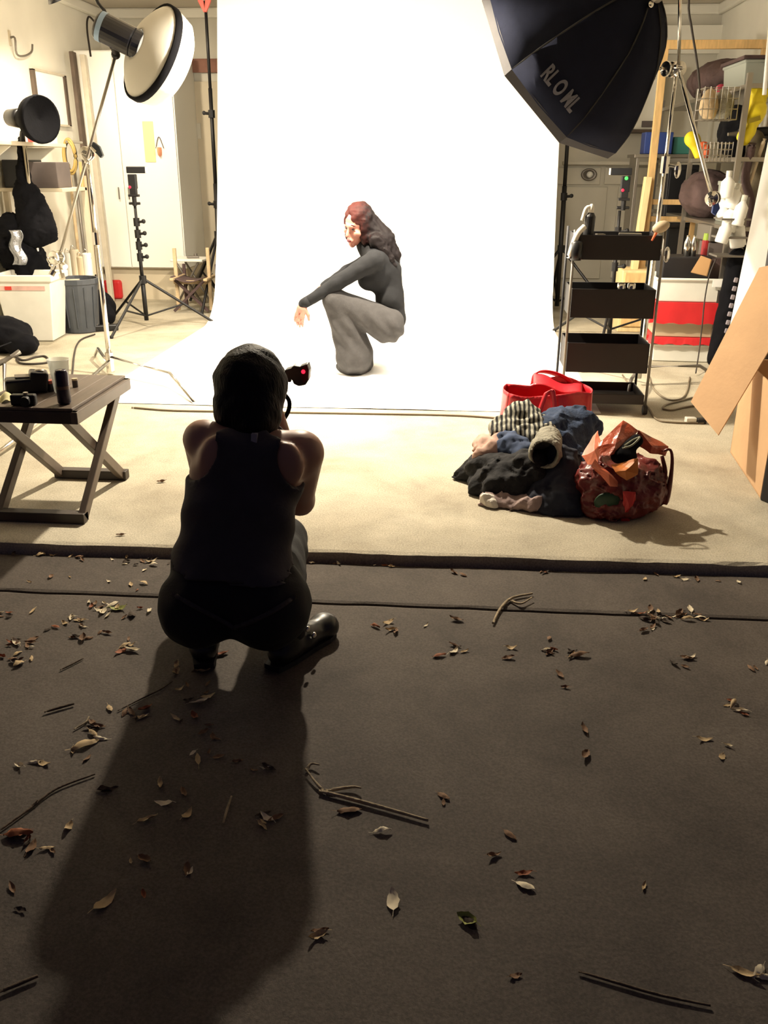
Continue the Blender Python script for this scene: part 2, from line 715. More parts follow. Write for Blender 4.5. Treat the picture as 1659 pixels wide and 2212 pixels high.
# ================================================================ THE GARAGE
XL, XR, YB, ZC = -3.95, 2.62, 10.55, 2.95
DZ = -0.042                      # driveway lies a step lower than the garage slab


def edge_y(x):
    return 3.13 + 0.0178 * x


rnd = random.Random(4)
# garage slab with a chipped front edge
bm = B()
xs = np.linspace(-7.0, 6.0, 261)
top, bot, back, backb = [], [], [], []
for x in xs:
    j = mnoise.noise((x * 3.1, 0, 0)) * 0.010 + mnoise.noise((x * 14.0, 3, 0)) * 0.006
    zc = -0.004 - 0.012 * max(0, mnoise.noise((x * 5.0, 8, 1)))
    top.append((bm.verts.new((x, edge_y(x) + 0.02, 0)), bm.verts.new((x, edge_y(x) + j, zc))))
    bot.append(bm.verts.new((x, edge_y(x) + 0.004 + j, -0.3)))
    back.append(bm.verts.new((x, YB + 0.2, 0)))
for i in range(len(xs) - 1):
    bm.faces.new((top[i][0], top[i + 1][0], back[i + 1], back[i]))
    bm.faces.new((top[i][1], top[i + 1][1], top[i + 1][0], top[i][0]))
    bm.faces.new((bot[i], bot[i + 1], top[i + 1][1], top[i][1]))
struct('floor', bm, 'slab_concrete', origin=(0, 0, 0))


def drive_slab(name, y0a, y0b, y1a, y1b, z):
    """concrete slab between two slightly skewed lines, given at x=-1.7 and x=1.2"""
    def ln(a, b, x):
        return a + (b - a) * (x + 1.7) / 2.9
    bm = B()
    n = 180
    rows = []
    for i in range(n + 1):
        x = -7.0 + 13.0 * i / n
        j = mnoise.noise((x * 6.0, 5, z)) * 0.006 + mnoise.noise((x * 23.0, 2, z)) * 0.004
        f, k = ln(y0a, y0b, x), ln(y1a, y1b, x)
        rows.append([bm.verts.new(p) for p in ((x, f, z - 0.12), (x, f + j, z - 0.004), (x, f + 0.012, z), (x, k - 0.012, z), (x, k + j, z - 0.004), (x, k, z - 0.12))])
    for a, b in zip(rows, rows[1:]):
        for q in range(5):
            bm.faces.new((a[q], b[q], b[q + 1], a[q + 1]))
    struct(name, bm, 'drive_concrete', origin=(0, 0, 0))


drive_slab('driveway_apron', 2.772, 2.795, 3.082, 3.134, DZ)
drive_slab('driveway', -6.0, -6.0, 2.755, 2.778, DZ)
bm = B()
box(bm, (-0.5, -1.2, -0.19), (13, 9.6, 0.06))
struct('ground_base', bm, 'groove_dark')


def wall(name, p, s, m):
    bm = B()
    box(bm, p, s)
    return struct(name, bm, m)


wall('wall_left', (XL - 0.06, (3.2 + YB) / 2, ZC / 2), (0.12, YB - 3.2, ZC), 'wall_cream')
wall('wall_right', (XR + 0.06, (3.25 + YB) / 2, ZC / 2), (0.12, YB - 3.25, ZC), 'wall_cream')
wall('wall_back', ((XL + XR) / 2, YB + 0.06, ZC / 2), (XR - XL, 0.12, ZC), 'wall_greige')
wall('ceiling', ((XL + XR) / 2, (3.2 + YB) / 2, ZC + 0.05), (XR - XL + 0.2, YB - 3.0, 0.1), 'ceiling_paint')
wall('wall_header', ((XL + XR) / 2, 3.3, 2.66), (XR - XL + 4, 0.16, 0.7), 'wall_cream')
wall('wall_front_left', (-4.6, 3.24, 1.5), (1.9, 0.16, 3.0), 'wall_cream')
wall('wall_front_right', (3.3, 3.3, 1.5), (1.9, 0.16, 3.0), 'wall_cream')
# crown strip round the ceiling
for i, (p, s) in enumerate([(((XL + XR) / 2, YB - 0.03, ZC - 0.05), (XR - XL, 0.06, 0.1)),
                            ((XL + 0.03, (3.4 + YB) / 2, ZC - 0.05), (0.06, YB - 3.4, 0.1)),
                            ((XR - 0.03, (3.4 + YB) / 2, ZC - 0.05), (0.06, YB - 3.4, 0.1))]):
    bm = B()
    box(bm, p, s)
    struct('trim_%d' % (i + 1), bm, 'wall_cream', bevel=0.02)
# beam under the crown at the back right, lighter than the wall below
bm = B()
box(bm, ((0.9 + XR) / 2, YB - 0.04, 2.62), (XR - 0.9, 0.08, 0.26))
struct('trim_4', bm, 'wall_cream')
# tan panel beside the backdrop with a brown header board
bm = B()
a, b = at(372, 400, YB), at(500, 400, YB)
box(bm, ((a.x + b.x) / 2, YB - 0.02, 1.12), (b.x - a.x, 0.04, 2.24))
struct('door_1', bm, 'wall_tan', bevel=0.004)
bm = B()
z0, z1 = at(440, 157, YB - .05).z, at(440, 127, YB - .05).z
box(bm, ((a.x + b.x) / 2 + .05, YB - 0.055, (z0 + z1) / 2), (b.x - a.x, 0.03, z1 - z0))
struct('trim_5', bm, 'brown_board', bevel=0.004)
bm = B()
c = at(425, 283, YB - .04)
box(bm, c, (0.1, 0.02, 0.16))
mk('switch_plate', bm, 'wall_greige', label='small square switch plate on the tan door left of the backdrop', cat='switch', bevel=0.004)
# panelled cupboards in the back right wall: raised panels with joints between
DR = []


def panel(x0, y0, x1, y1, Y=YB, d=0.03, m='wall_greige', par=None, nm='panel'):
    p, q = at(x0, y1, Y), at(x1, y0, Y)
    bm = B()
    box(bm, ((p.x + q.x) / 2, Y - d / 2, (p.z + q.z) / 2), (abs(q.x - p.x), d, q.z - p.z))
    return mk(nm, bm, m, parent=par, bevel=0.006)


pp = at(1180, 640, YB)
cup = bpy.data.objects.new('door_2', None)
COL.objects.link(cup)
cup.location = (1.2, YB, 0)
cup['kind'] = 'structure'
panel(1190, 362, 1298, 398, par=cup)
panel(1304, 362, 1425, 398, par=cup)
panel(1190, 404, 1312, 600, par=cup)
panel(1317, 404, 1425, 600, par=cup)
# low plinth board on the left back
# ---- white wardrobe in the far left corner
YW = 9.7
p, q = at(172, 585, YW), at(402, 585, YW)
p.x = max(p.x, XL + 0.02)
zt = at(280, 108, YW).z
w = thing('wardrobe', 'tall white wardrobe in the far left corner behind the flash stand', 'wardrobe', ((p.x + q.x) / 2, YW + 0.3, 0))
zb = at(350, 580, YW).z
bm = B()
box(bm, ((p.x + q.x) / 2, YW + 0.42, (zb + zt) / 2), (q.x - p.x, 0.8, zt - zb))
mk('body', bm, 'white_paint', parent=w)
bm = B()
box(bm, ((p.x + q.x) / 2, YW + 0.45, zb / 2), (q.x - p.x - 0.02, 0.74, zb))
mk('plinth', bm, 'wall_tan', parent=w)
mid = (p.x + q.x) / 2 - 0.1
for x0, x1 in ((p.x + 0.01, mid - 0.004), (mid + 0.004, q.x - 0.01)):
    bm = B()
    box(bm, ((x0 + x1) / 2, YW + 0.01, (zb + zt) / 2), (x1 - x0, 0.024, zt - zb - 0.02))
    d = mk('door', bm, 'white_paint', parent=w, bevel=0.004)
    bm = B()
    hx = x1 - 0.05 if x0 < mid - 0.2 else x0 + 0.05
    cyl(bm, (hx, YW - 0.03, 1.05), (hx, YW - 0.03, 1.17), 0.007)
    mk('handle', bm, 'dull_steel', parent=d)
# things stuck on / hung on the wardrobe
a, b = at(314, 350, YW - .02), at(329, 262, YW - .02)
bm = B()
box(bm, ((a.x + b.x) / 2, YW - 0.008, (a.z + b.z) / 2), (b.x - a.x, 0.012, b.z - a.z))
mk('spirit_level', bm, mat('pale_yellow', (238, 230, 150), 0.6), label='pale yellow upright strip fixed on the white wardrobe door', cat='strip', bevel=0.003)
c = at(345, 325, YW - .02)
t = thing('wall_pouch', 'small orange pouch hanging on the white wardrobe', 'pouch', (c.x, YW - 0.02, c.z - 0.07))
bm = B()
lathe(bm, (c.x, YW - 0.02, c.z - 0.06), (0, 0, 1), [(0.01, 0), (0.05, 0.015), (0.062, 0.05), (0.058, 0.085), (0.05, 0.09)], 14, True, True, squash=0.3)
mk('pocket', bm, mat('pouch_orange', (226, 150, 112), 0.8), parent=t, smooth=True)
bm = B()
tube(bm, [(c.x - 0.04, YW - 0.02, c.z + 0.02), (c.x, YW - 0.015, c.z + 0.13), (c.x + 0.045, YW - 0.02, c.z + 0.02)], 0.004, 6, 5)
mk('loop', bm, 'brown_fabric', parent=t)
# dark board standing against the wardrobe's left side
bm = B()
a, b = at(152, 112, 9.5), at(190, 330, 9.5)
beam(bm, (a.x + 0.02, 9.5, a.z), (b.x + 0.0, 9.45, 0.01), 0.035, 0.10, (0, 1, 0))
mk('dark_plank', bm, mat('plank_dark', (92, 78, 66), 0.8, var=0.2), label='narrow dark plank standing upright at the left edge of the white wardrobe', cat='plank', bevel=0.004)
bm = B()
beam(bm, (a.x + 0.10, 9.56, a.z - 0.02), (b.x + 0.085, 9.5, 0.01), 0.05, 0.06, (0, 1, 0))
mk('grey_plank', bm, mat('plank_grey', (198, 188, 168), 0.8, var=0.1), label='pale grey plank standing between the dark plank and the white wardrobe', cat='plank', bevel=0.004)
# light chain: long brown seam board on right back wall
c0, c1 = at(1215, 352, YB - .02), at(1428, 352, YB - .02)
bm = B()
box(bm, ((c0.x + c1.x) / 2, YB - 0.06, c0.z), (c1.x - c0.x, 0.12, 0.035))
struct('trim_6', bm, 'wall_greige', bevel=0.004)
# round dial on the cupboard
c = at(1272, 377, YB - .05)
t = thing('round_vent', 'round grey vent dial on the cupboard door right of the backdrop', 'vent', c)
bm = B()
lathe(bm, c, (0, -1, 0), [(0.085, 0.0), (0.085, 0.02), (0.07, 0.03), (0.055, 0.012), (0.0, 0.012)], 28, squash=0.75)
mk('ring', bm, 'dull_steel', parent=t, smooth=True)
bm = B()
ball(bm, c + V((0.008, -0.02, 0)), (0.036, 0.022, 0.034))
mk('cap', bm, 'bin_white', parent=t, smooth=True)
# wall cupboard with dark underside above the octabox's right
p, q = at(1352, 262, 10.2), at(1428, 150, 10.2)
t = thing('wall_cupboard', 'pale wall cupboard partly hidden by the octagonal softbox', 'cupboard', ((p.x + q.x) / 2, 10.35, at(1380, 284, 10.2).z))
bm = B()
za, zb2 = at(1380, 284, 10.2).z, at(1380, 150, 10.2).z
box(bm, ((p.x + q.x) / 2, 10.36, (za + zb2) / 2 + .02), (q.x - p.x + 0.1, 0.34, zb2 - za))
mk('body', bm, 'wall_cream', parent=t, bevel=0.006)
bm = B()
box(bm, ((p.x + q.x) / 2, 10.36, za + 0.005), (q.x - p.x + 0.14, 0.4, 0.03))
mk('shelf', bm, 'plank_dark', parent=t, bevel=0.004)
bm = B()
c = at(1400, 268, 10.17)
box(bm, c, (0.13, 0.02, 0.06))
mk('drawer_pull', bm, 'taupe_box', parent=t, bevel=0.004)

# ---- bulb on the ceiling: the light that throws the long shadows
LP = V((-.72, 5.50, 2.46))
t = thing('ceiling_lamp', 'bare bulb in a shallow white shade under the garage ceiling', 'lamp', LP)
bm = B()
lathe(bm, LP + V((0, 0, 0.0)), (0, 0, 1), [(0.17, 0.01), (0.12, 0.07), (0.05, 0.11), (0.03, 0.14)], 24)
mk('shade', bm, 'white_paint', parent=t, smooth=True, solid=0.004)
bm = B()
cyl(bm, LP + V((0, 0, 0.13)), (LP.x, LP.y, ZC), 0.02)
mk('stem', bm, 'white_paint', parent=t)
bm = B()
ball(bm, LP + V((0, 0, 0.088)), (0.022, 0.022, 0.022))
mk('bulb', bm, 'bulb_glow', parent=t, smooth=True)
ld = bpy.data.lights.new('bulb_light', 'AREA')
ld.shape = 'DISK'
ld.size = 0.12
ld.energy = LAMP_W
ld.color = WARM
lo = bpy.data.objects.new('bulb_light', ld)
COL.objects.link(lo)
lo.parent = t
lo.location = (0, 0, 0.062)

# ================================================================ PAPER BACKDROP
PXL, PXR = -2.31, 0.90
prof = [(5.26, 0.004)]
for i in range(12):
    prof.append((5.26 + (8.05 - 5.26) * (i + 1) / 12, 0.004))
for i in range(1, 13):
    t_ = i / 12 * math.radians(78)
    prof.append((8.05 + 0.55 * math.sin(t_), 0.004 + 0.55 * (1 - math.cos(t_))))
y0, z0 = prof[-1]
for i in range(1, 15):
    f = i / 14
    prof.append((y0 + (9.26 - y0) * f ** 0.8, z0 + (2.88 - z0) * f))
bd = thing('paper_backdrop', 'wide white seamless paper backdrop sweeping from its roll down onto the floor', 'backdrop', ((PXL + PXR) / 2, 8.4, 0))
bm = B()
NP = len(prof) - 1


def pf(u, v):
    f = v * NP
    k = min(int(f), NP - 1)
    y = prof[k][0] + (prof[k + 1][0] - prof[k][0]) * (f - k)
    z = prof[k][1] + (prof[k + 1][1] - prof[k][1]) * (f - k)
    x = PXL + (PXR - PXL) * u
    if z < 0.02:
        z += 0.004 * max(0, mnoise.noise((x * 1.5, y * 1.5, 0)))
        if v < 0.02:
            z += 0.006 * max(0, mnoise.noise((x * 3.0, 2, 0)))
            y += 0.02 * mnoise.noise((x * 1.2, 7, 0))
    y += 0.012 * (x - PXL) * (1 if z < 0.3 else 0)
    return (x, y, z)


sheet(bm, pf, 48, NP)
mk('paper_sheet', bm, 'paper_white', parent=bd, smooth=True)
bm = B()
cyl(bm, (PXL - 0.06, 9.33, 2.89), (PXR + 0.06, 9.33, 2.89), 0.05, seg=20)
mk('paper_roll', bm, 'paper_white', parent=bd, smooth=True)


def light_stand(name, label, base, top, r=0.014, leg=0.45, legz=0.62, yaw=0.3, knobs=(), cat='light stand', m='black_metal', side=-1):
    t = thing(name, label, cat, base)
    b, p = V(base), V(top)
    d = (p - b)
    L = d.length
    d = d.normalized()
    cuts = [0.0, 0.42, 0.72, 1.0]
    for i in range(3):
        bm = B()
        cyl(bm, b + d * L * cuts[i] + V((0, 0, 0.06 if i == 0 else -0.02)), b + d * L * cuts[i + 1], r * (1.25, 1.0, 0.78)[i], seg=10)
        mk('pole', bm, m, parent=t, smooth=True)
    for kx in knobs:
        bm = B()
        c = b + d * kx
        cyl(bm, c - d * 0.035, c + d * 0.035, r * 1.7, seg=10)
        cyl(bm, c, c + V((side * 0.06, -0.02, 0.005)), r * 0.7, seg=8)
        ball(bm, c + V((side * 0.07, -0.02, 0.008)), (0.02, 0.012, 0.02), seg=8)
        mk('collar_knob', bm, m, parent=t)
    bm = B()
    cyl(bm, b + V((0, 0, legz - 0.03)), b + V((0, 0, legz + 0.04)), r * 2.0, seg=10)
    mk('collar', bm, m, parent=t)
    for k in range(3):
        a = yaw + k * 2 * math.pi / 3
        o = V((math.cos(a), math.sin(a), 0))
        f = b + o * leg + V((0, 0, 0.012))
        bm = B()
        cyl(bm, b + V((0, 0, legz)) + o * 0.02, f, r * 0.75, seg=8)
        lg = mk('leg', bm, m, parent=t)
        bm = B()
        cyl(bm, b + V((0, 0, 0.10)), (b + V((0, 0, legz))).lerp(f, 0.55), r * 0.55, seg=6)
        mk('brace', bm, m, parent=lg)
        bm = B()
        ball(bm, f, 0.018, seg=8)
        mk('foot', bm, 'rubber_black', parent=lg)
    return t


sl0, sr0 = at(468, 560, 9.36), at(1206, 620, 9.36)
light_stand('backdrop_stand', 'tall black backdrop stand on the left side of the white paper', (sl0.x + .03, 9.36, 0), (at(447, 60, 9.36).x, 9.36, 2.90), 0.019, 0.55, 0.72, 0.4, (1.02, 1.86), side=-1)
light_stand('backdrop_stand', 'tall black backdrop stand on the right side of the white paper', (sr0.x, 9.36, 0), (at(1222, 320, 9.36).x, 9.36, 2.90), 0.019, 0.60, 0.62, -0.5, (1.12, 1.9), side=1)
bm = B()
cyl(bm, (PXL - 0.32, 9.33, 2.89), (PXR + 0.3, 9.33, 2.89), 0.018, seg=10)
mk('crossbar', bm, 'black_metal', label='black crossbar carrying the white paper roll between the two stands', cat='crossbar')
# red spring clamp at the roll's left end
c = at(441, 8, 9.22)
t = thing('spring_clamp', 'red spring clamp gripping the left end of the paper roll', 'clamp', c)
for s in (-1, 1):
    bm = B()
    prism(bm, [c + V((s * 0.012, 0, 0.16)), c + V((s * 0.07, 0, 0.17)), c + V((s * 0.06, 0, 0.02)), c + V((s * 0.012, 0, -0.07)), c + V((-s * 0.005, 0, -0.06)), c + V((s * 0.008, 0, 0.02))], (0, 0.035, 0))
    mk('jaw', bm, mat('clamp_red', (206, 96, 84), 0.5), parent=t, bevel=0.006)
bm = B()
cyl(bm, c + V((0, -0.01, 0.04)), c + V((0, 0.045, 0.04)), 0.016)
mk('spring', bm, 'steel', parent=t)
# ================================================================ PEOPLE
def A(x, y, Y):
    return np.array(at(x, y, Y))


def half(n, p):
    """solid half space below the plane (normal n through p)"""
    n = np.array(n, float)
    n /= np.linalg.norm(n)
    p = np.array(p, float)

    def f(P):
        return (P - p) @ n
    f.bb = (p, p)
    return f


def grow(f, d):
    def g(P):
        return f(P) - d
    g.bb = (np.array(f.bb[0]) - d, np.array(f.bb[1]) + d)
    return g


def joined(meshes):
    vs, fs, n = [], [], 0
    for me in meshes:
        vs += [tuple(v.co) for v in me.vertices]
        fs += [tuple(i + n for i in p.vertices) for p in me.polygons]
        n += len(me.vertices)
        bpy.data.meshes.remove(me)
    o = bpy.data.meshes.new('joined')
    o.from_pydata(vs, [], fs)
    o.update()
    return o


def hand(wrist, dirv, palm_n, thumb_side, s=1.0, curl=0.5, spread=0.16):
    """palm, four unequal fingers and a thumb as one blended solid"""
    w = np.array(wrist, float)
    d = np.array(dirv, float)
    d /= np.linalg.norm(d)
    n = np.array(palm_n, float)
    n -= d * (n @ d)
    n /= np.linalg.norm(n)
    t = np.cross(d, n) * thumb_side
    prims = [rc(w, w + d * .03 * s, .024 * s, .027 * s), rc(w + d * .03 * s - t * .016 * s, w + d * .075 * s - t * .020 * s, .021 * s, .015 * s),
             rc(w + d * .03 * s + t * .016 * s, w + d * .078 * s + t * .020 * s, .021 * s, .015 * s)]
    for k, (o, L) in enumerate(((.030, .066), (.010, .076), (-.010, .070), (-.030, .054))):
        p0 = w + (d * .076 + t * o) * s
        a = spread * (1.5 - k)
        dd = d + t * a * .6
        dd /= np.linalg.norm(dd)
        p1 = p0 + (dd * math.cos(curl * .4) + n * math.sin(curl * .4)) * L * .5 * s
        p2 = p1 + (dd * math.cos(curl * 1.2) + n * math.sin(curl * 1.2)) * L * .32 * s
        p3 = p2 + (dd * math.cos(curl * 1.9) + n * math.sin(curl * 1.9)) * L * .26 * s
        prims += [rc(p0, p1, .0095 * s, .0085 * s), rc(p1, p2, .0085 * s, .0078 * s), rc(p2, p3, .0078 * s, .0065 * s)]
    q0 = w + (d * .025 + t * .022) * s
    q1 = q0 + (d * .030 + t * .030 + n * .012) * s
    q2 = q1 + (d * .030 + t * .012 + n * .010) * s
    prims += [rc(q0, q1, .013 * s, .0105 * s), rc(q1, q2, .0105 * s, .0080 * s)]
    return blend(prims, 0.007 * s)


# ---------------------------------------------------------------- the model crouching on the paper
MY = 6.33
mf = gz(770, 803)
person = thing('person', 'model with long auburn hair in black sweater and grey trousers crouching on white paper', 'person', (mf.x, MY, 0))
pel, kn, an = [], [], []
hipN, hipF = A(836, 702, MY - .09), A(838, 700, MY + .09)
kneeN, kneeF = A(722, 648, MY - .14), A(729, 652, MY + .15)
shinN, shinF = A(766, 768, MY - .09), A(770, 762, MY + .12)
footN, footF = V(gz(764, 800)), V(gz(772, 794))
chest = el(A(818, 588, MY), (.118, .15, .14), (0, .10, 0))
upper = el(A(818, 556, MY), (.10, .165, .085), (0, .35, 0))
waist = el(A(840, 645, MY), (.095, .125, .115))
lowb = el(A(851, 688, MY), (.076, .14, .078))
shN, shF = A(806, 564, MY - .15), A(812, 556, MY + .15)
elN, wrN = A(727, 612, MY - .17), A(655, 657, MY - .18)
elF, wrF = A(750, 588, MY + .20), A(700, 618, MY + .17)
neck = rc(A(806, 548, MY), A(784, 515, MY - .01), .052, .048)
hc = A(771, 487, MY - .03)
ff = np.array([-.56, -.79, -.20])
ff /= np.linalg.norm(ff)
fu = np.array([.02, -.22, 1.0])
fu -= ff * (fu @ ff)
fu /= np.linalg.norm(fu)
fs = np.cross(ff, fu)


def fp(f, u, s):
    return hc + ff * f + fu * u + fs * s


Rf = Matrix([fs, ff, fu]).transposed()
fe = tuple(Rf.to_euler())
head = [el(fp(-.012, .030, 0), (.076, .094, .092), fe), el(fp(.010, -.045, 0), (.060, .070, .088), fe),
        rc(fp(.055, -.118, 0), fp(.062, -.108, 0), .020, .020),           # chin
        rc(fp(.085, .005, 0), fp(.104, -.042, 0), .007, .0125),             # nose
        rc(fp(.080, .018, -.030), fp(.080, .018, .030), .010),            # brow
        rc(fp(.060, -.030, -.045), fp(.045, -.035, -.052), .018), rc(fp(.060, -.030, .045), fp(.045, -.035, .052), .018),
        el(fp(.078, -.082, 0), (.026, .012, .014), fe)]
for s in (-1, 1):
    head.append(el(fp(-.012, -.015, s * .074), (.010, .022, .032), fe))   # ears
headm = solid_mesh(blend(head, .016), .0055)
inner = [neck, rc(A(830, 600, MY), A(845, 680, MY), .065, .06), el(A(818, 560, MY), (.075, .135, .06)), rc(shN, elN, .048, .036), rc(elN, wrN, .036, .026), rc(shF, elF, .048, .036), rc(elF, wrF, .036, .026),
         rc(hipN, kneeN, .09, .055), rc(hipF, kneeF, .09, .055), rc(kneeN, shinN, .055, .04), rc(kneeF, shinF, .055, .04), rc(shinN, footN, .04, .035), rc(shinF, footF, .04, .035)]
bodym = solid_mesh(blend(inner, .03), .011)
hN = solid_mesh(hand(wrN, A(641, 703, MY - .19) - wrN, (.45, 1.0, 0), 1, 1.04, .34, .02), .004)
hF = solid_mesh(hand(wrF, A(672, 640, MY + .17) - wrF, (0.2, 0, -1), 1, 1.0, .5), .005)
mk('body', joined([bodym, headm, hN, hF]), 'skin_fair', parent=person, smooth=True)
sw = [chest, upper, waist, lowb, rc(A(842, 585, MY), A(853, 690, MY), .082, .074), rc(A(800, 552, MY), A(788, 527, MY), .064, .062)]
slv = [rc(shN, elN, .066, .047), rc(elN, wrN, .047, .034), rc(shF, elF, .062, .045), rc(elF, wrF, .045, .033),
      el(A(794, 606, MY - .06), (.068, .07, .066)), el(A(796, 606, MY + .06), (.068, .07, .066))]
swc = cut(blend(sw, .035), half((.85, 0, 1.0), A(842, 696, MY)))
swf = wob(blend([swc] + slv, .028), .0022, 38, 1.0)
soft('sweater', swf, 'sweater_black', .009, parent=person)
bm = B()
dv = V(wrN - elN).normalized()
cyl(bm, V(wrN) - dv * .05, V(wrN) + dv * .004, .037, .034, 14)
mk('cuff', bm, 'sweater_black', parent=person, smooth=True)
tr = [el(A(842, 704, MY), (.102, .17, .112)), rc(hipN, kneeN, .125, .078), rc(hipF, kneeF, .12, .075),
      rc(kneeN, A(748, 700, MY - .10), .078, .112), rc(A(748, 700, MY - .10), shinN, .112, .125), rc(shinN, np.array(footN) + np.array([0, 0, .02]), .125, .125),
      rc(kneeF, A(752, 700, MY + .12), .075, .10), rc(A(752, 700, MY + .12), shinF, .10, .115), rc(shinF, np.array(footF) + np.array([0, 0, .02]), .115, .115)]


def folds(P, f=blend(tr, .028)):
    x, z = P[:, 0] - mf.x, P[:, 2]
    w = np.sin((z * 1.0 + x * 1.25) * 46 + 1.2 * np.sin(P[:, 1] * 14)) * np.exp(-((z - .30) / .16) ** 2)
    w2 = np.sin((x - .25 * z) * 60 + 2 * np.sin(P[:, 1] * 9)) * np.clip((.34 - z) / .3, 0, 1)
    return f(P) - .0065 * w - .005 * w2


folds.bb = blend(tr, .028).bb
trf = cut(folds, half((0, 0, 1), (0, 0, .006)))
soft('trousers', trf, 'wool_grey', .010, parent=person)
for nm, p in (('shoe', footN), ('shoe', footF)):
    soft(nm, cut(blend([rc(p + V((.02, 0, .05)), p + V((-.10, -.01, .03)), .042, .03)], .01), half((0, 0, 1), (0, 0, .002))), 'boot_leather', .008, parent=person)
# hair: combed cap and a long wavy fall over the back
cap = [el(fp(-.030, .046, 0), (.093, .104, .106), fe), el(fp(-.06, -.01, 0), (.09, .085, .11), fe), el(fp(-.022, -.03, .070), (.034, .062, .12), fe), el(fp(-.022, -.03, -.070), (.034, .062, .12), fe)]
capf = cut(blend(cap, .02), el(fp(.115, -.075, .0), (.072, .105, .135), fe), half(fu, fp(0, -.13, 0)))
fall = [rc(fp(-.08, .01, 0), A(826, 520, MY + .02), .085, .085), rc(A(826, 520, MY + .02), A(846, 552, MY + .03), .08, .062), rc(A(846, 552, MY + .03), A(860, 578, MY + .02), .055, .022),
        rc(A(812, 520, MY - .08), A(842, 556, MY - .07), .05, .03), rc(A(838, 560, MY - .05), A(853, 574, MY - .06), .03, .014)]
soft('hair', wob(blend([capf] + fall, .022), .0045, 52, 2.0, .35), 'hair_auburn_shaded', .007, parent=person)
for s in (-1, 1):
    bm = B()
    ball(bm, fp(.076, -.004, s * .030), (.013, .006, .006), fe, 10)
    ey = mk('eye', bm, 'eye_dark', parent=person, smooth=True)
    bm = B()
    tube(bm, [fp(.083, .022, s * .014), fp(.085, .028, s * .030), fp(.074, .022, s * .050)], .0035, 6, 3)
    mk('eyebrow', bm, 'hair_auburn_shaded', parent=person)
bm = B()
ball(bm, fp(.089, -.078, 0), (.022, .007, .0055), fe, 12)
ball(bm, fp(.088, -.087, 0), (.018, .007, .006), fe, 12)
mk('lips', bm, 'lip_dark', parent=person, smooth=True)

# ---------------------------------------------------------------- the photographer squatting on the driveway, back to us
photog = thing('person', 'photographer in charcoal tank top and black jeans squatting on the driveway with a camera', 'person', (-.60, 2.36, DZ))
GZ = np.array([0, 0, DZ])
pelv = el(A(503, 1285, 2.31), (.165, .12, .11))
bL, bR = el(A(432, 1306, 2.275), (.112, .125, .118), (0, .15, 0)), el(A(580, 1308, 2.275), (.115, .125, .118), (0, -.15, 0))
kL, kR = A(452, 1150, 2.74), A(614, 1165, 2.74)
aL, aR = np.array([-.755, 2.385, DZ + .10]), np.array([-.480, 2.385, DZ + .10])
low = el(A(499, 1220, 2.32), (.172, .10, .12))
wst = el(A(514, 1125, 2.36), (.160, .092, .14))
upb = el(A(530, 1030, 2.41), (.166, .088, .13))
gir = rc(A(455, 958, 2.45), A(640, 978, 2.45), .062, .062)
trap = rc(A(545, 965, 2.46), A(548, 880, 2.52), .066, .05)
sL, sR = A(436, 948, 2.465), A(656, 978, 2.455)
eL, eR = A(442, 1035, 2.70), A(648, 1082, 2.60)
wL, wR = A(540, 870, 2.78), A(594, 890, 2.74)
hd = A(548, 828, 2.585)
armL = [rc(sL, eL, .055, .040), rc(eL, wL, .038, .027)]
armR = [rc(sR, eR, .060, .042), rc(eR, wR, .040, .027)]
face = [el(hd + np.array([0, 0, .02]), (.074, .092, .092)), el(hd + np.array([0, .02, -.05]), (.058, .068, .07)), rc(hd + np.array([0, .10, -.01]), hd + np.array([0, .115, -.04]), .008, .012),
        rc(hd + np.array([0, .075, -.11]), hd + np.array([0, .082, -.105]), .018), el(hd + np.array([.074, 0, -.02]), (.01, .02, .03)), el(hd + np.array([-.074, 0, -.02]), (.01, .02, .03))]
blades = [el(A(470, 985, 2.365), (.05, .03, .065), (0, .25, 0)), el(A(618, 1000, 2.365), (.05, .03, .065), (0, -.25, 0))]
torso = [low, wst, upb, gir, trap] + blades
legs = [rc(A(438, 1300, 2.31), kL, .095, .062), rc(A(582, 1302, 2.31), kR, .098, .064), rc(kL, aL, .058, .042), rc(kR, aR, .060, .042)]
bodyf = blend([pelv, bL, bR] + torso + armL + armR + legs, .03)
b1 = solid_mesh(bodyf, .010)
b2 = solid_mesh(blend(face + [rc(hd, A(548, 890, 2.51), .045, .048)], .015), .006)
camc = V(A(580, 822, 2.83))
h1 = solid_mesh(hand(wR, np.array(camc) + np.array([.035, .0, .03]) - wR, (-1, .3, 0), 1, .95, .75), .0045)
h2 = solid_mesh(hand(wL, np.array(camc) + np.array([-.03, .05, -.05]) - wL, (.2, .3, 1), -1, .95, .75), .0045)
mk('body', joined([b1, b2, h1, h2]), 'skin_tan', parent=photog, smooth=True)
tk = grow(blend(torso + [grow(pelv, .008), grow(bL, .004), grow(bR, .004)], .045), .010)
holeL = blend([el(A(424, 962, 2.40), (.088, .14, .098), (0, .35, 0)), rc(A(408, 905, 2.45), A(470, 905, 2.45), .07)], .02)
holeR = blend([el(A(668, 985, 2.40), (.088, .14, .100), (0, -.35, 0)), rc(A(625, 915, 2.45), A(690, 915, 2.45), .07)], .02)
nk = el(A(546, 890, 2.48), (.075, .12, .060))
hemp = half((0.04, -.20, 1.0), A(500, 1276, 2.17))
tkf = cut(wob(tk, .0020, 26, .7), holeL, holeR, nk, hemp)
tank = soft('tank_top', tkf, 'tank_charcoal', .009, parent=photog)
bm = B()
c = V(A(548, 950, 2.44))
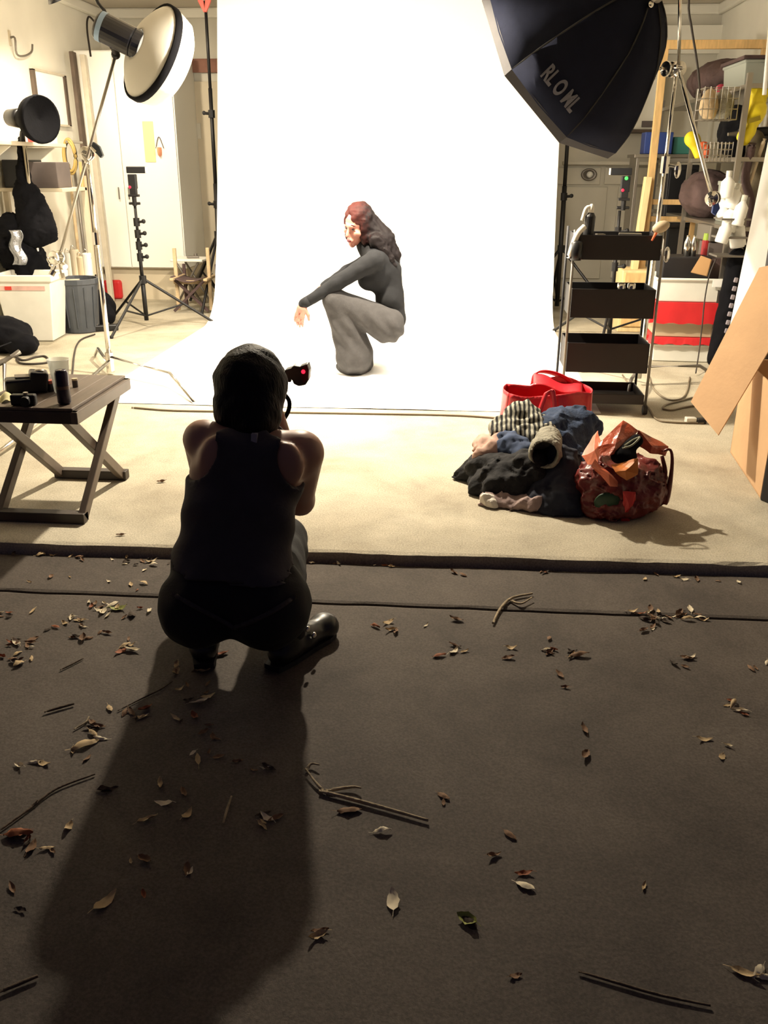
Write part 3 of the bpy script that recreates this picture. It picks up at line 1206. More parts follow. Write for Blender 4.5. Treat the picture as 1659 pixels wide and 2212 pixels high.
# sewn-in label showing at the back of the neck
rt_, up_ = V((1, 0, 0)), V((0, .35, .94))
r_ = ray(548, 950).normalized()
t0 = 1.9
for _ in range(80):
    dd = float(tkf(np.array(CAM + r_ * t0)[None])[0])
    t0 += dd * .7
    if dd < .0015:
        break
g0 = CAM + r_ * (t0 - .003)
prism(bm, [g0 - rt_ * .008 - up_ * .016, g0 + rt_ * .009 - up_ * .016, g0 + rt_ * .009 + up_ * .016, g0 - rt_ * .008 + up_ * .016], (0, .014, 0))
mk('size_label', bm, 'tag_white', parent=tank)
jeans = grow(blend([pelv, bL, bR, grow(low, -.004)] + legs, .03), .010)
jf = cut(wob(jeans, .0025, 30, 1.7), half((0, .25, -1), A(503, 1238, 2.2)))
jn = soft('jeans', jf, 'jeans_black', .010, parent=photog)
# v-shaped back yoke stitched on the jeans
for s, pts in ((-1, [(372, 1282), (420, 1310), (478, 1340), (506, 1356)]), (1, [(636, 1290), (590, 1320), (545, 1342), (506, 1356)])):
    bm = B()
    ps = []
    for (x, y) in pts:
        r = ray(x, y).normalized()
        # march to the cloth surface
        t0 = 2.0
        for _ in range(60):
            q = np.array(CAM + r * t0)[None]
            dd = float(jeans(q)[0])
            t0 += dd * .8
            if dd < .001:
                break
        ps.append(CAM + r * (t0 - .002))
    tube(bm, ps, .007, 6, 5)
    mk('yoke_seam', bm, 'lace_dark', parent=jn, smooth=True)


def boot(heel, toe, ank):
    h, t = np.array(heel), np.array(toe)
    d = (t - h) / np.linalg.norm(t - h)
    f = blend([rc(h + [0, 0, .045], h + d * .10 + np.array([0, 0, .05]), .042, .045), rc(h + d * .10 + np.array([0, 0, .05]), t - d * .045 + np.array([0, 0, .034]), .044, .036), el(t - d * .045 + np.array([0, 0, .040]), (.050, .050, .044)),
               rc(h + d * .03 + np.array([0, 0, .06]), np.array(ank) + np.array([0, 0, .10]), .046, .056)], .02)
    bt = soft('boot', cut(f, half((0, 0, 1), (0, 0, DZ + .016))), 'boot_leather', .008, parent=photog)
    bm = B()
    s = np.cross(d, [0, 0, 1])
    pts = []
    for u, wd in ((-.045, .030), (.03, .040), (.11, .040), (.19, .046), (.235, .036), (.255, .012)):
        pts.append((u, wd))
    poly = [V(h + d * u + s * wd + np.array([0, 0, .002])) for u, wd in pts] + [V(h + d * u - s * wd + np.array([0, 0, .002])) for u, wd in reversed(pts)]
    prism(bm, poly, (0, 0, .016))
    mk('sole', bm, 'rubber_black', parent=bt)
    for q in (0, 1):
        bm = B()
        c = V(h + d * (.10 - .03 * q) + s * .05 + np.array([0, 0, .075 + .035 * q]))
        lathe(bm, c, V(s), [(.010, 0), (.010, .004), (.006, .006), (0, .006)], 12)
        mk('buckle', bm, 'chrome', parent=bt, smooth=True)
    return bt


boot((-.500, 2.345, DZ), (-.372, 2.570, DZ), aR)
boot((-.742, 2.345, DZ), (-.800, 2.590, DZ), aL)
hairp = [el(A(543, 822, 2.555), (.096, .112, .108)), rc(A(518, 830, 2.52), A(498, 895, 2.485), .078, .042), rc(A(560, 840, 2.53), A(556, 905, 2.475), .080, .060),
         rc(A(503, 885, 2.475), A(562, 892, 2.475), .052, .055), rc(A(540, 892, 2.470), A(545, 922, 2.435), .060, .046)]
hp = soft('hair', cut(wob(blend(hairp, .035), .0022, 60, .3), el(hd + np.array([0, .13, -.03]), (.08, .09, .12))), 'hair_black', .008, parent=photog)

# ---------------------------------------------------------------- camera with radio trigger, held upright at the eye
Rc_ = Matrix.Rotation(math.radians(3), 3, 'Z')
cm = thing('photo_camera', 'black camera with a red-lit flash trigger held to the photographer\'s face', 'camera', camc)
bm = B()
box(bm, camc, (.075, .065, .14), Rc_)
mk('camera_body', bm, 'black_plastic', parent=cm, bevel=.012)
bm = B()
lathe(bm, camc + V((0, .03, -.005)), Rc_ @ V((0, 1, 0)), [(.036, 0), (.036, .03), (.033, .032), (.033, .085), (.038, .09), (.038, .10), (.030, .10), (.028, .085), (0, .082)], 24)
mk('lens', bm, 'black_plastic', parent=cm, smooth=True)
g = V(A(626, 808, 2.82))
bm = B()
box(bm, (camc + g) / 2 + V((.008, 0, .005)), ((g - camc).length * .9, .035, .028), (0, .12, 0))
mk('hot_shoe', bm, 'black_plastic', parent=cm, bevel=.004)
tp = [(614, 800), (628, 796), (634, 790), (648, 792), (664, 786), (668, 800), (667, 820), (660, 832), (645, 835), (634, 830), (630, 820), (616, 818)]
bm = B()
prism(bm, [at(x, y, 2.80) for x, y in tp], (0, .045, 0))
tg = mk('flash_trigger', bm, 'black_plastic', parent=cm, bevel=.004)
bm = B()
prism(bm, [at(x, y, 2.797) for x, y in ((654, 793), (664, 788), (667, 800), (666, 819), (656, 828), (650, 816), (651, 800))], (0, .004, 0))
mk('red_window', bm, 'red_lens', parent=tg)
bm = B()
ball(bm, at(655, 803, 2.793), (.007, .004, .007), seg=10)
mk('lamp_dot', bm, 'led_red', parent=tg, smooth=True)
bm = B()
tube(bm, [at(598, 850, 2.80), at(614, 852, 2.79), at(625, 868, 2.78), at(622, 890, 2.76), at(608, 912, 2.74), at(596, 922, 2.73)], .007, 8, 5)
mk('strap', bm, 'black_cloth', parent=cm, smooth=True)
# ================================================================ LEFT SIDE
def knob(par, c, d, r=.022, m='chrome', L=.05):
    bm = B()
    d = V(d).normalized()
    cyl(bm, V(c), V(c) + d * L, r * .35, seg=8)
    cyl(bm, V(c) + d * L * .7, V(c) + d * (L + .02), r, seg=8)
    return mk('knob', bm, m, parent=par)


def grip_head(par, c, d1, d2):
    """two clamping discs with a handle"""
    c, d1 = V(c), V(d1).normalized()
    bm = B()
    for k in (-1, 1):
        lathe(bm, c + d1 * (k * .016), d1 * k, [(.0, 0), (.042, 0), (.045, .006), (.042, .016), (.02, .022), (0, .022)], 16)
    cyl(bm, c - d1 * .06, c + d1 * .07, .010, seg=8)
    g = mk('grip_head', bm, 'chrome', parent=par, smooth=False)
    bm = B()
    tube(bm, [c + d1 * .06, c + d1 * .085 + V(d2) * .01, c + d1 * .09 + V(d2) * .07], .007, 8, 3)
    ball(bm, c + d1 * .09 + V(d2) * .08, .014, seg=8)
    mk('handle', bm, 'chrome', parent=g)
    return g


# ---- C-stand with boom and beauty dish
cb = V((-2.43, 6.05, 0))
G = at(190, 332, 6.05)
cs = thing('c_stand', 'chrome light stand with angled boom holding the beauty dish over the left side', 'light stand', cb)
bm = B()
cyl(bm, (cb.x, cb.y, .05), (cb.x, cb.y, .95), .0175, seg=12)
mk('column', bm, 'chrome', parent=cs, smooth=True)
bm = B()
cyl(bm, (cb.x, cb.y, .93), (cb.x, cb.y, G.z), .013, seg=12)
mk('riser', bm, 'chrome', parent=cs, smooth=True)
bm = B()
cyl(bm, (cb.x, cb.y, .89), (cb.x, cb.y, .97), .026, seg=12)
mk('collar', bm, 'chrome', parent=cs)
bm = B()
cyl(bm, (cb.x, cb.y, .02), (cb.x, cb.y, .16), .028, seg=12)
mk('hub', bm, 'chrome', parent=cs)
k1, k2 = at(366, 806, 5.72), gz(420, 873)
for pts in ([V((cb.x, cb.y, .13)), k1, k1.lerp(k2, .12) + V((0, 0, .004)), k2 + V((0, 0, .012))],
            [V((cb.x, cb.y, .10)), gz(140, 865, .09), gz(45, 940, .05), gz(-40, 1005, .012)],
            [V((cb.x, cb.y, .07)), V((cb.x - .25, cb.y + .42, .10)), V((cb.x - .36, cb.y + .62, .012))]):
    bm = B()
    tube(bm, pts, .0125, 8)
    mk('leg', bm, 'chrome', parent=cs, smooth=True)
grip_head(cs, G + V((0, -.02, 0)), (0, -1, 0), (.35, 0, -.6))
e0, e1 = at(126, 562, 5.95), at(250, 118, 5.98)
bm = B()
cyl(bm, e0, e1, .0095, seg=10)
mk('boom', bm, 'steel', parent=cs, smooth=True)
grip_head(cs, e0 + V((.0, -.02, .02)), (-.4, -1, 0), (.3, 0, -.5))
for dx, dz in ((.04, -.02), (-.03, -.06), (.03, -.09)):
    knob(cs, e0 + V((dx * .4, -.02, dz * .6)), (dx, -.03, dz), .02)
# clip hanging at the grip head
c = at(212, 322, 5.98)
t = thing('grip_clamp', 'dark grip clamp hanging at the joint of the left chrome boom', 'clamp', c)
bm = B()
prism(bm, [at(x, y, 5.97) for x, y in ((192, 312), (200, 306), (214, 316), (222, 336), (217, 342), (206, 330), (194, 326))], (0, .03, 0))
mk('jaw', bm, mat('clamp_slate', (66, 72, 78), .4, .3), parent=t, bevel=.004)
bm = B()
cyl(bm, at(196, 318, 5.96), at(207, 329, 5.96), .012)
mk('pin', bm, 'chrome', parent=t)

# ---- beauty dish: strobe head, dish, black band and white sock
dt, db = at(374, 16, 5.93), at(287, 212, 5.93)
dc = (dt + db) / 2
# the dish points to the right and away from us, so its rim shows as a narrow ellipse
vw = (dc - CAM).normalized()
side = ((dt - db) - vw * (dt - db).dot(vw)).normalized()
wr_ = side.cross(vw)
if wr_.x < 0:
    wr_ = -wr_
ax = (wr_ * .93 + vw * .37).normalized()
yaxis = ax.cross(side)
fr = (side, yaxis, ax)
R0 = (dt - db).length / 2
ds = thing('beauty_dish_strobe', 'studio strobe with white beauty dish and fabric sock on the left boom', 'studio light', e1)
bm = B()
lathe(bm, dc, ax, [(R0 * .30, -.115), (R0 * .36, -.11), (R0 * .66, -.082), (R0 * .88, -.042), (R0, -.012)], 40, fr=fr)
mk('dish', bm, 'dish_grey', parent=ds, smooth=True, solid=.004)
bm = B()
lathe(bm, dc, ax, [(R0 * .985, -.022), (R0 * 1.02, -.02), (R0 * 1.025, .016), (R0 * .985, .018)], 40, fr=fr)
mk('band', bm, 'black_cloth', parent=ds, smooth=True, solid=.006)
bm = B()


def sockf(u, v):
    a = 2 * math.pi * u
    pr = [(1.0, .016), (.985, .06), (.93, .115), (.80, .145)]
    f = v * 3
    k = min(int(f), 2)
    r = pr[k][0] + (pr[k + 1][0] - pr[k][0]) * (f - k)
    h = pr[k][1] + (pr[k + 1][1] - pr[k][1]) * (f - k)
    r *= 1 + .012 * math.sin(a * 19 + 2 * math.sin(a * 5)) * (1 - v)
    return dc + ax * h + (side * math.cos(a) + yaxis * math.sin(a)) * (r * R0)


sheet(bm, sockf, 96, 9)
mk('sock', bm, 'sock_cloth', parent=ds, smooth=True)
bm = B()
lathe(bm, dc, ax, [(R0 * .80, .145), (R0 * .5, .158), (0, .162)], 40, fr=fr)
mk('sock_front', bm, 'sock_front', parent=ds, smooth=True)
s0 = dc - ax * .075
s1 = at(228, 62, 5.86)
hd_ = (s1 - s0).normalized()
bm = B()
lathe(bm, s0, hd_, [(.085, 0), (.085, .05), (.075, .055), (.085, .06), (.085, .27), (.070, .285), (0, .285)], 24, True)
mk('strobe_housing', bm, 'strobe_body', parent=ds, smooth=False, bevel=.004)
bm = B()
s_, u_, d_ = frame_of(hd_)
lathe(bm, s0 + hd_ * .235, hd_, [(.0865, 0), (.0865, .03)], 24)
mk('end_band', bm, 'strobe_blue', parent=ds, smooth=True)
bm = B()
box(bm, s0 + hd_ * .15 + V((0, -.075, .02)), (.02, .01, .012))
tube(bm, [s0 + hd_ * .20 + V((0, 0, .085)), s0 + hd_ * .26 + V((0, 0, .12)), s0 + hd_ * .28 + V((.01, 0, .16))], .010, 8, 3)
mk('grip', bm, 'black_plastic', parent=ds)
bm = B()
cyl(bm, s0 + hd_ * .20 + V((0, 0, -.08)), e1, .016, .012)
ball(bm, e1, .028, seg=10)
mk('mount', bm, 'black_metal', parent=ds)
bm = B()
tube(bm, [s0 + hd_ * .285, s0 + hd_ * .33 + V((0, 0, .02)), s0 + hd_ * .35 + V((0, 0, -.05)), s0 + hd_ * .345 + V((0, 0, -.20))], .006, 6, 5)
mk('power_cord', bm, 'cable_dark', parent=ds)
ld = bpy.data.lights.new('dish_light', 'AREA')
ld.shape = 'DISK'
ld.size = R0 * 1.5
ld.energy = DISH_W
ld.color = SOFT
lo = bpy.data.objects.new('dish_light', ld)
COL.objects.link(lo)
lo.parent = ds
lo.matrix_local = Matrix.Translation(dc + ax * .175 - ds.location) @ ax.to_track_quat('-Z', 'Y').to_matrix().to_4x4()

# ---- flash stand on the left
fb = gz(318, 706)
light_stand('flash_stand', 'black tripod stand with a small flash left of the white backdrop', (fb.x, fb.y, 0), (at(291, 440, fb.y).x, fb.y, at(291, 440, fb.y).z), .016, .62, .42, .35, (.62, .72, .82, .92), side=1)


def speedlight(label, c, w=.05, side=-1, green=False):
    """small flash on a swivel: body, tilted head, bracket and lit dots"""
    t = thing('flash_unit', label, 'flash', c)
    c = V(c)
    bm = B()
    box(bm, c + V((0, 0, .06)), (.07, .05, .12))
    mk('flash_body', bm, 'black_plastic', parent=t, bevel=.006)
    bm = B()
    box(bm, c + V((side * .045, 0, .155)), (.17, .055, .055))
    hd2 = mk('flash_head', bm, 'black_plastic', parent=t, bevel=.006)
    bm = B()
    box(bm, c + V((side * .128, 0, .155)), (.012, .05, .05))
    mk('diffuser', bm, 'bin_white', parent=hd2)
    bm = B()
    box(bm, c + V((0, 0, -.02)), (.055, .05, .05))
    box(bm, c + V((0, 0, -.055)), (.09, .05, .02))
    cyl(bm, c + V((0, 0, -.14)), c + V((0, 0, -.04)), .02)
    cyl(bm, c + V((-.05, 0, -.12)), c + V((.05, 0, -.12)), .012)
    mk('swivel_bracket', bm, 'black_metal', parent=t, bevel=.003)
    bm = B()
    ball(bm, c + V((-.02, -.028, .015)), (.012, .004, .012), seg=8)
    mk('red_dot', bm, 'led_red', parent=t)
    if green:
        bm = B()
        ball(bm, c + V((.0, -.028, .105)), (.014, .004, .014), seg=8)
        mk('green_dot', bm, 'led_green', parent=t)
    return t


c = at(288, 408, fb.y)
speedlight('small black flash with a red lit dot on the left tripod stand', c, side=1)

# ---- folding wooden director's chair by the wardrobe
cy = 8.95
ch = thing('folding_chair', 'wooden folding chair with a dark seat standing left of the backdrop', 'chair', (at(418, 660, cy).x, cy, 0))
pc = [at(x, 600, cy) for x in (378, 450)]
for i, x in enumerate((376, 448)):
    a = at(x, 536 if i == 0 else 535, cy)
    b = V((a.x + .02, cy - .02, .02))
    bm = B()
    beam(bm, (a.x, cy, a.z), (a.x + .01, cy - .03, .02), .035, .03, (0, 1, 0))
    mk('post', bm, 'straw_tan', parent=ch, bevel=.006)
    bm = B()
    beam(bm, (a.x + .01, cy - .20, .34), (a.x + .01, cy + .22, .34), .04, .025)
    mk('arm', bm, 'straw_tan', parent=ch, bevel=.006)
    bm = B()
    beam(bm, (a.x + .02, cy + .22, .45), (a.x + .02, cy + .22, .02), .03, .03, (0, 1, 0))
    mk('leg', bm, 'brown_fabric', parent=ch, bevel=.004)
xa, xb = at(378, 600, cy).x, at(450, 600, cy).x
bm = B()
beam(bm, (xa, cy - .05, .30), (xb, cy - .05, .30), .03, .035)
mk('rail', bm, 'straw_tan', parent=ch, bevel=.004)
for s in (0, 1):
    bm = B()
    beam(bm, ((xa, xb)[s], cy - .10 + .03 * s, .02), ((xb, xa)[s], cy - .10 + .03 * s, .34), .025, .025)
    mk('cross_leg', bm, 'brown_fabric', parent=ch)
bm = B()
sheet(bm, lambda u, v: (xa + (xb - xa) * u, cy - .15 + .34 * v, .36 - .05 * math.sin(math.pi * u)), 10, 6)
mk('seat', bm, 'brown_fabric', parent=ch, solid=.006, smooth=True)
# small white folding stool behind the chair, with a gadget on it
st = thing('folding_stool', 'small white-topped folding stool behind the wooden folding chair', 'stool', (at(415, 600, 9.35).x, 9.35, 0))
sx = at(415, 600, 9.35).x
sz = at(415, 562, 9.25).z
bm = B()
box(bm, (sx, 9.35, sz), (.34, .34, .025))
mk('top', bm, 'bin_white', parent=st, bevel=.008)
for s in (-1, 1):
    for q in (-1, 1):
        bm = B()
        cyl(bm, (sx + s * .15, 9.35 + q * .14, 0.01), (sx - s * .12, 9.35 + q * .14, sz - .012), .011)
        mk('leg', bm, 'dull_steel', parent=st)
bm = B()
box(bm, (sx + .03, 9.33, sz + .025), (.12, .07, .022), (0, 0, .4))
cyl(bm, (sx + .06, 9.33, sz + .03), (sx + .06, 9.33, sz + .06), .02)
mk('hand_tool', bm, 'dull_steel', label='small grey hand tool lying on the white stool', cat='tool', bevel=.004)

# ---- white bin, grey bin and red can
bp = gz(78, 740)
wb = thing('white_bin', 'big white plastic bin with a faded red stripe at the left edge', 'bin', (bp.x, bp.y + .2, 0))
w0, w1 = at(25, 735, bp.y + .02), at(121, 735, bp.y + .02)
wz = at(70, 590, bp.y + .1).z
bx, by = (w0.x + w1.x) / 2 - .04, bp.y + .20
bm = B()
opentop(bm, (bx, by, .004), .36, .32, wz - .01, .012, 1.30, .10, rim=.014)
mk('tub', bm, 'bin_white', parent=wb, bevel=.02, bseg=3)
bm = B()
R = Matrix.Rotation(.10, 3, 'Z')
f0 = .905
box(bm, V((bx, by, wz * .80)) + R @ V((-.02, -.32 * 1.245 / 2 - .002, 0)), (.36 * 1.1, .004, .035), R)
mk('stripe', bm, mat('faded_red', (214, 176, 166), .6, var=.2), parent=wb)
bm = B()
box(bm, V((bx, by, wz * .80)) + R @ V((-.12, -.32 * 1.245 / 2 - .006, 0)), (.055, .004, .03), R)
mk('red_tab', bm, mat('tab_red', (206, 64, 52), .6), parent=wb, bevel=.001)
gp = gz(160, 722)
gb = thing('grey_bin', 'dark grey ribbed round bin between the white bin and the chrome stand', 'bin', (gp.x, gp.y + .17, 0))
gh = at(158, 603, gp.y + .1).z
bm = B()
lathe(bm, (gp.x, gp.y + .17, .004), (0, 0, 1), [(.0, 0), (.155, 0), (.185, gh * .9), (.195, gh * .9), (.195, gh), (.18, gh), (.15, .02), (0, .02)], 28)
mk('tub', bm, 'bin_grey', parent=gb, smooth=False, bevel=.004)
for k in range(6):
    a = math.radians(200 + k * 28)
    bm = B()
    o = V((math.cos(a), math.sin(a), 0))
    cyl(bm, V((gp.x, gp.y + .17, .05)) + o * .160, V((gp.x, gp.y + .17, gh * .86)) + o * .186, .007, seg=6)
    mk('rib', bm, 'bin_grey', parent=gb)
rp_ = gz(243, 647)
rcn = thing('fuel_can', 'small red plastic fuel can with a black cap by the back wall', 'can', (rp_.x, rp_.y + .08, 0))
rh = at(243, 606, rp_.y).z
bm = B()
box(bm, (rp_.x, rp_.y + .1, rh / 2), (.20, .16, rh))
mk('tank', bm, 'red_plastic', parent=rcn, bevel=.03, bseg=3)
bm = B()
tube(bm, [(rp_.x - .08, rp_.y + .1, rh), (rp_.x - .06, rp_.y + .1, rh + .06), (rp_.x + .04, rp_.y + .1, rh + .05), (rp_.x + .07, rp_.y + .1, rh)], .016, 8, 4)
mk('handle', bm, 'red_plastic', parent=rcn, smooth=True)
bm = B()
cyl(bm, (rp_.x - .045, rp_.y + .08, rh), (rp_.x - .055, rp_.y + .06, rh + .11), .035, .028)
mk('cap', bm, 'rubber_black', parent=rcn)

# ---- dark bundles on the floor by the bins
def bundle(name, label, cat, prims, m, h=.014, amp=.006, fr_=26, seed=0., **k):
    return soft(name, cut(wob(blend(prims, .04), amp, fr_, seed, .6), half((0, 0, 1), (0, 0, .004))), m, h, label=label, cat=cat, **k)


q = gz(205, 700)
bundle('dark_bag', 'slumped black bag on the floor behind the grey bin', 'bag', [el((q.x, q.y + .1, .14), (.17, .15, .16)), el((q.x + .05, q.y, .08), (.15, .12, .10))], 'black_cloth', seed=1.2)
q2 = gz(225, 716)
t = thing('power_strip', 'black power strip on the floor beside the chrome stand', 'power strip', (q2.x, q2.y, 0))
bm = B()
box(bm, (q2.x - .06, q2.y, .03), (.36, .07, .05), (0, .0, .45))
mk('casing', bm, 'black_plastic', parent=t, bevel=.008)
for i in range(3):
    bm = B()
    box(bm, (q2.x - .16 + i * .09, q2.y - .05 + i * .043, .062), (.035, .035, .018), (0, 0, .45))
    mk('socket', bm, 'dull_steel', parent=t, bevel=.003)
q3 = gz(18, 765)
bundle('gear_bag', 'dark padded gear bag on the floor below the white bin', 'bag', [el((q3.x - .1, q3.y + .1, .13), (.26, .2, .15)), el((q3.x + .12, q3.y, .08), (.13, .12, .09))], 'black_cloth', seed=2.2)
q4 = at(42, 560, 7.6)
bundle('black_coat', 'black coat bundle piled behind the white bin at the left edge', 'coat', [el((q4.x, 7.7, .30), (.20, .2, .30)), el((q4.x - .05, 7.65, .75), (.16, .16, .26)), el((q4.x + .05, 7.7, .55), (.14, .15, .25))], 'black_cloth', seed=.6, amp=.014)
q5 = at(36, 540, 7.45)
bm = B()
sheet(bm, lambda u, v: V((q5.x - .05 + .11 * u + .02 * math.sin(v * 9), 7.44 + .02 * math.sin(u * 7 + v * 3), q5.z - .12 + .28 * v)), 8, 14)
mk('silver_bag', bm, mat('foil', (170, 172, 178), .25, .8, bump=.6, bscale=40), label='crumpled silver foil wrap on the black coat bundle', cat='foil', solid=.004, smooth=True)

# ---- left wall shelf with a long row of boxes and tools
ws = thing('wall_shelf', 'white shelf board along the left wall behind the black lamp', 'shelf', (XL + .2, 8.4, at(100, 322, 8.4).z))
zs = 1.55
bm = B()
box(bm, (XL + .19, 7.55, zs), (.36, 1.8, .03))
mk('board', bm, 'wall_tan', parent=ws, bevel=.004)
for yy in (6.75, 7.5, 8.35):
    bm = B()
    prism(bm, [(XL + .01, yy, zs - .02), (XL + .3, yy, zs - .02), (XL + .01, yy, zs - .22)], (0, .02, 0))
    mk('bracket', bm, 'wall_cream', parent=ws)
YL = 8.6


def wbox(name, label, cat, x0, y0, x1, y1, Y, d, m, bevel=.006, dx=0):
    """box whose front face fills a window of the photo at depth Y"""
    p, q = at(x0, y1, Y), at(x1, y0, Y)
    bm = B()
    box(bm, ((p.x + q.x) / 2, Y + d / 2, (p.z + q.z) / 2), (q.x - p.x, d, q.z - p.z))
    return mk(name, bm, m, label=label, cat=cat, bevel=bevel)


def resting(name, label, cat, xc, Y, zb, w, d, h, m, bevel=.006, rz=0):
    bm = B()
    box(bm, (xc, Y, zb + h / 2), (w, d, h), (0, 0, rz))
    return mk(name, bm, m, label=label, cat=cat, bevel=bevel)


# a second, lower shelf carries the dark boxes
zl = at(60, 406, 7.85).z
ls = thing('storage_rack', 'pale rack with uprights under the wall shelf at the left edge', 'rack', (XL + .35, 8.4, 0))
bm = B()
box(bm, (XL + .29, 8.06, zl - .015), (.56, .54, .03))
mk('shelf', bm, 'wall_tan', parent=ls, bevel=.003)
bm = B()
box(bm, (XL + .29, 8.06, .42), (.56, .54, .03))
mk('shelf', bm, 'wall_tan', parent=ls, bevel=.003)
for xx, yy in ((XL + .05, 7.83), (XL + .05, 8.30), (XL + .55, 8.30)):
    bm = B()
    box(bm, (xx, yy, zl / 2), (.04, .04, zl))
    mk('upright', bm, 'wall_tan', parent=ls)
cx = at(90, 375, 8.0).x
resting('storage_box', 'taupe storage box on the left rack beside the chrome lamp pole', 'box', at(92, 375, 7.86).x, 8.0, zl, .26, .28, at(100, 350, 7.86).z - zl, 'taupe_box')
resting('amplifier_box', 'black equipment case on the rack at the far left edge', 'case', at(32, 375, 7.86).x + .01, 8.0, zl, .23, .28, at(30, 345, 7.86).z - zl, 'black_plastic')
c = at(117, 303, 8.5)
t = thing('red_mug', 'small red tin standing on the left wall shelf', 'tin', (XL + .22, 8.05, zs + .015))
bm = B()
lathe(bm, (XL + .25, 8.05, zs + .015), (0, 0, 1), [(0, 0), (.045, 0), (.048, .09), (.042, .09), (.04, .01), (0, .01)], 16)
mk('cup', bm, mat('tin_red', (214, 84, 88), .5), parent=t, smooth=True)
bm = B()
tube(bm, [(XL + .20, 8.05, zs + .09), (XL + .18, 8.02, zs + .13), (XL + .23, 8.01, zs + .14)], .006, 6, 3)
mk('handle', bm, 'black_metal', parent=t)
resting('white_box', 'small white carton on the left wall shelf beside the red tin', 'carton', XL + .2, 8.28, zs + .015, .22, .26, .13, 'bin_white')
# framed white board on the left wall
pa, pb = atX(72, 152, XL + .03), atX(140, 270, XL + .03)
f0, f1 = pa.y, atX(140, 165, XL + .03).y
zt_, zb_ = atX(105, 156, XL + .03).z, atX(105, 268, XL + .03).z
fr_ = thing('picture_frame', 'thin dark picture frame around a white board on the left wall', 'picture frame', (XL + .02, (f0 + f1) / 2, zb_))
bm = B()
box(bm, (XL + .012, (f0 + f1) / 2, (zt_ + zb_) / 2), (.012, f1 - f0, zt_ - zb_))
mk('board', bm, 'foam_white', parent=fr_)
for yy in (f0, f1):
    bm = B()
    box(bm, (XL + .02, yy, (zt_ + zb_) / 2), (.03, .05, zt_ - zb_))
    mk('stile', bm, 'plank_dark', parent=fr_)
for zz in (zt_, zb_):
    bm = B()
    box(bm, (XL + .02, (f0 + f1) / 2, zz), (.03, f1 - f0 + .05, .018))
    mk('rail', bm, 'plank_grey', parent=fr_)
# wire hook on the left wall, above the black lamp
hk = [atX(x, y, XL + .05) for x, y in ((32, 82), (36, 116), (52, 121), (68, 112), (70, 96))]
t = thing('wall_hook', 'u-shaped wire hook screwed high on the left wall', 'hook', (XL, hk[1].y, hk[1].z))
bm = B()
tube(bm, [V((XL, hk[0].y, hk[0].z)), hk[0], hk[1], hk[2], hk[3], hk[4]], .009, 8, 4)
mk('wire', bm, 'dull_steel', parent=t, smooth=True)
bm = B()
box(bm, (XL + .006, hk[0].y, hk[0].z), (.012, .03, .12))
mk('plate', bm, 'wall_tan', parent=t)
# coiled yellow hose on a peg
c = at(153, 338, 8.9)
t = thing('hose_coil', 'coil of yellow and black hose hanging beside the white wardrobe', 'hose', c)
for i, (m_, rr) in enumerate((('cable_dark', .12), ('hose_y', .135), ('hose_y', .115))):
    mat('hose_y', (178, 150, 84), .5)
    bm = B()
    tube(bm, [c + V((.055 * math.cos(a), -.02 * i, rr * 1.15 * math.sin(a))) for a in [2 * math.pi * k / 24 for k in range(24)]], .014, 8, 0, True)
    mk('coil', bm, m_, parent=t, smooth=True)
bm = B()
cyl(bm, c + V((0, -.06, .13)), c + V((0, .3, .13)), .012)
mk('peg', bm, 'steel', parent=t)
# long-handled tools leaning in the corner
tl = [('garden_hoe', 'pale wooden tool handle leaning beside the white wardrobe, first from the left', 148, 355, 172, 585, 'straw_tan'),
      ('garden_rake', 'grey tool handle leaning in the corner, second from the left', 160, 360, 186, 590, 'dull_steel'),
      ('broom', 'tan broom handle leaning in the corner, third from the left', 173, 350, 196, 590, 'pine'),
      ('mop', 'cream mop handle leaning next to the chrome stand', 183, 380, 204, 590, 'cream_plastic')]
for nm, lb, x0, y0, x1, y1, m_ in tl:
    a, b = at(x0, y0, 9.2), at(x1, y1, 9.0)
    t = thing(nm, lb, 'tool', (b.x, 9.0, .01))
    bm = B()
    cyl(bm, a, (b.x + .01, 9.0, .06), .016, seg=8)
    mk('handle', bm, m_, parent=t, smooth=True)
    bm = B()
    box(bm, (b.x + .012, 9.0, .04), (.10, .05, .07))
    mk('head', bm, 'dull_steel', parent=t, bevel=.006)
# row of pale cans and bottles standing on the rack's low shelf
for i in range(5):
    x = 136 + i * 13
    p = at(x, 560, 8.2)
    t = thing('paint_can', 'pale paint can on the low rack shelf behind the white bin', 'can', (p.x, 8.2, .435), 'paint cans on the low rack shelf')
    bm = B()
    hh = .16 + .03 * ((i * 7) % 3)
    lathe(bm, (p.x, 8.2, .435), (0, 0, 1), [(0, 0), (.042, 0), (.042, hh), (.036, hh + .01), (0, hh + .01)], 16)
    mk('can', bm, ('cream_plastic', 'bin_white', 'wall_tan')[i % 3], parent=t)
    bm = B()
    tube(bm, [(p.x - .042, 8.2, .435 + hh * .8), (p.x, 8.16, .435 + hh + .05), (p.x + .042, 8.2, .435 + hh * .8)], .003, 6, 4)
    mk('wire_handle', bm, 'steel', parent=t)

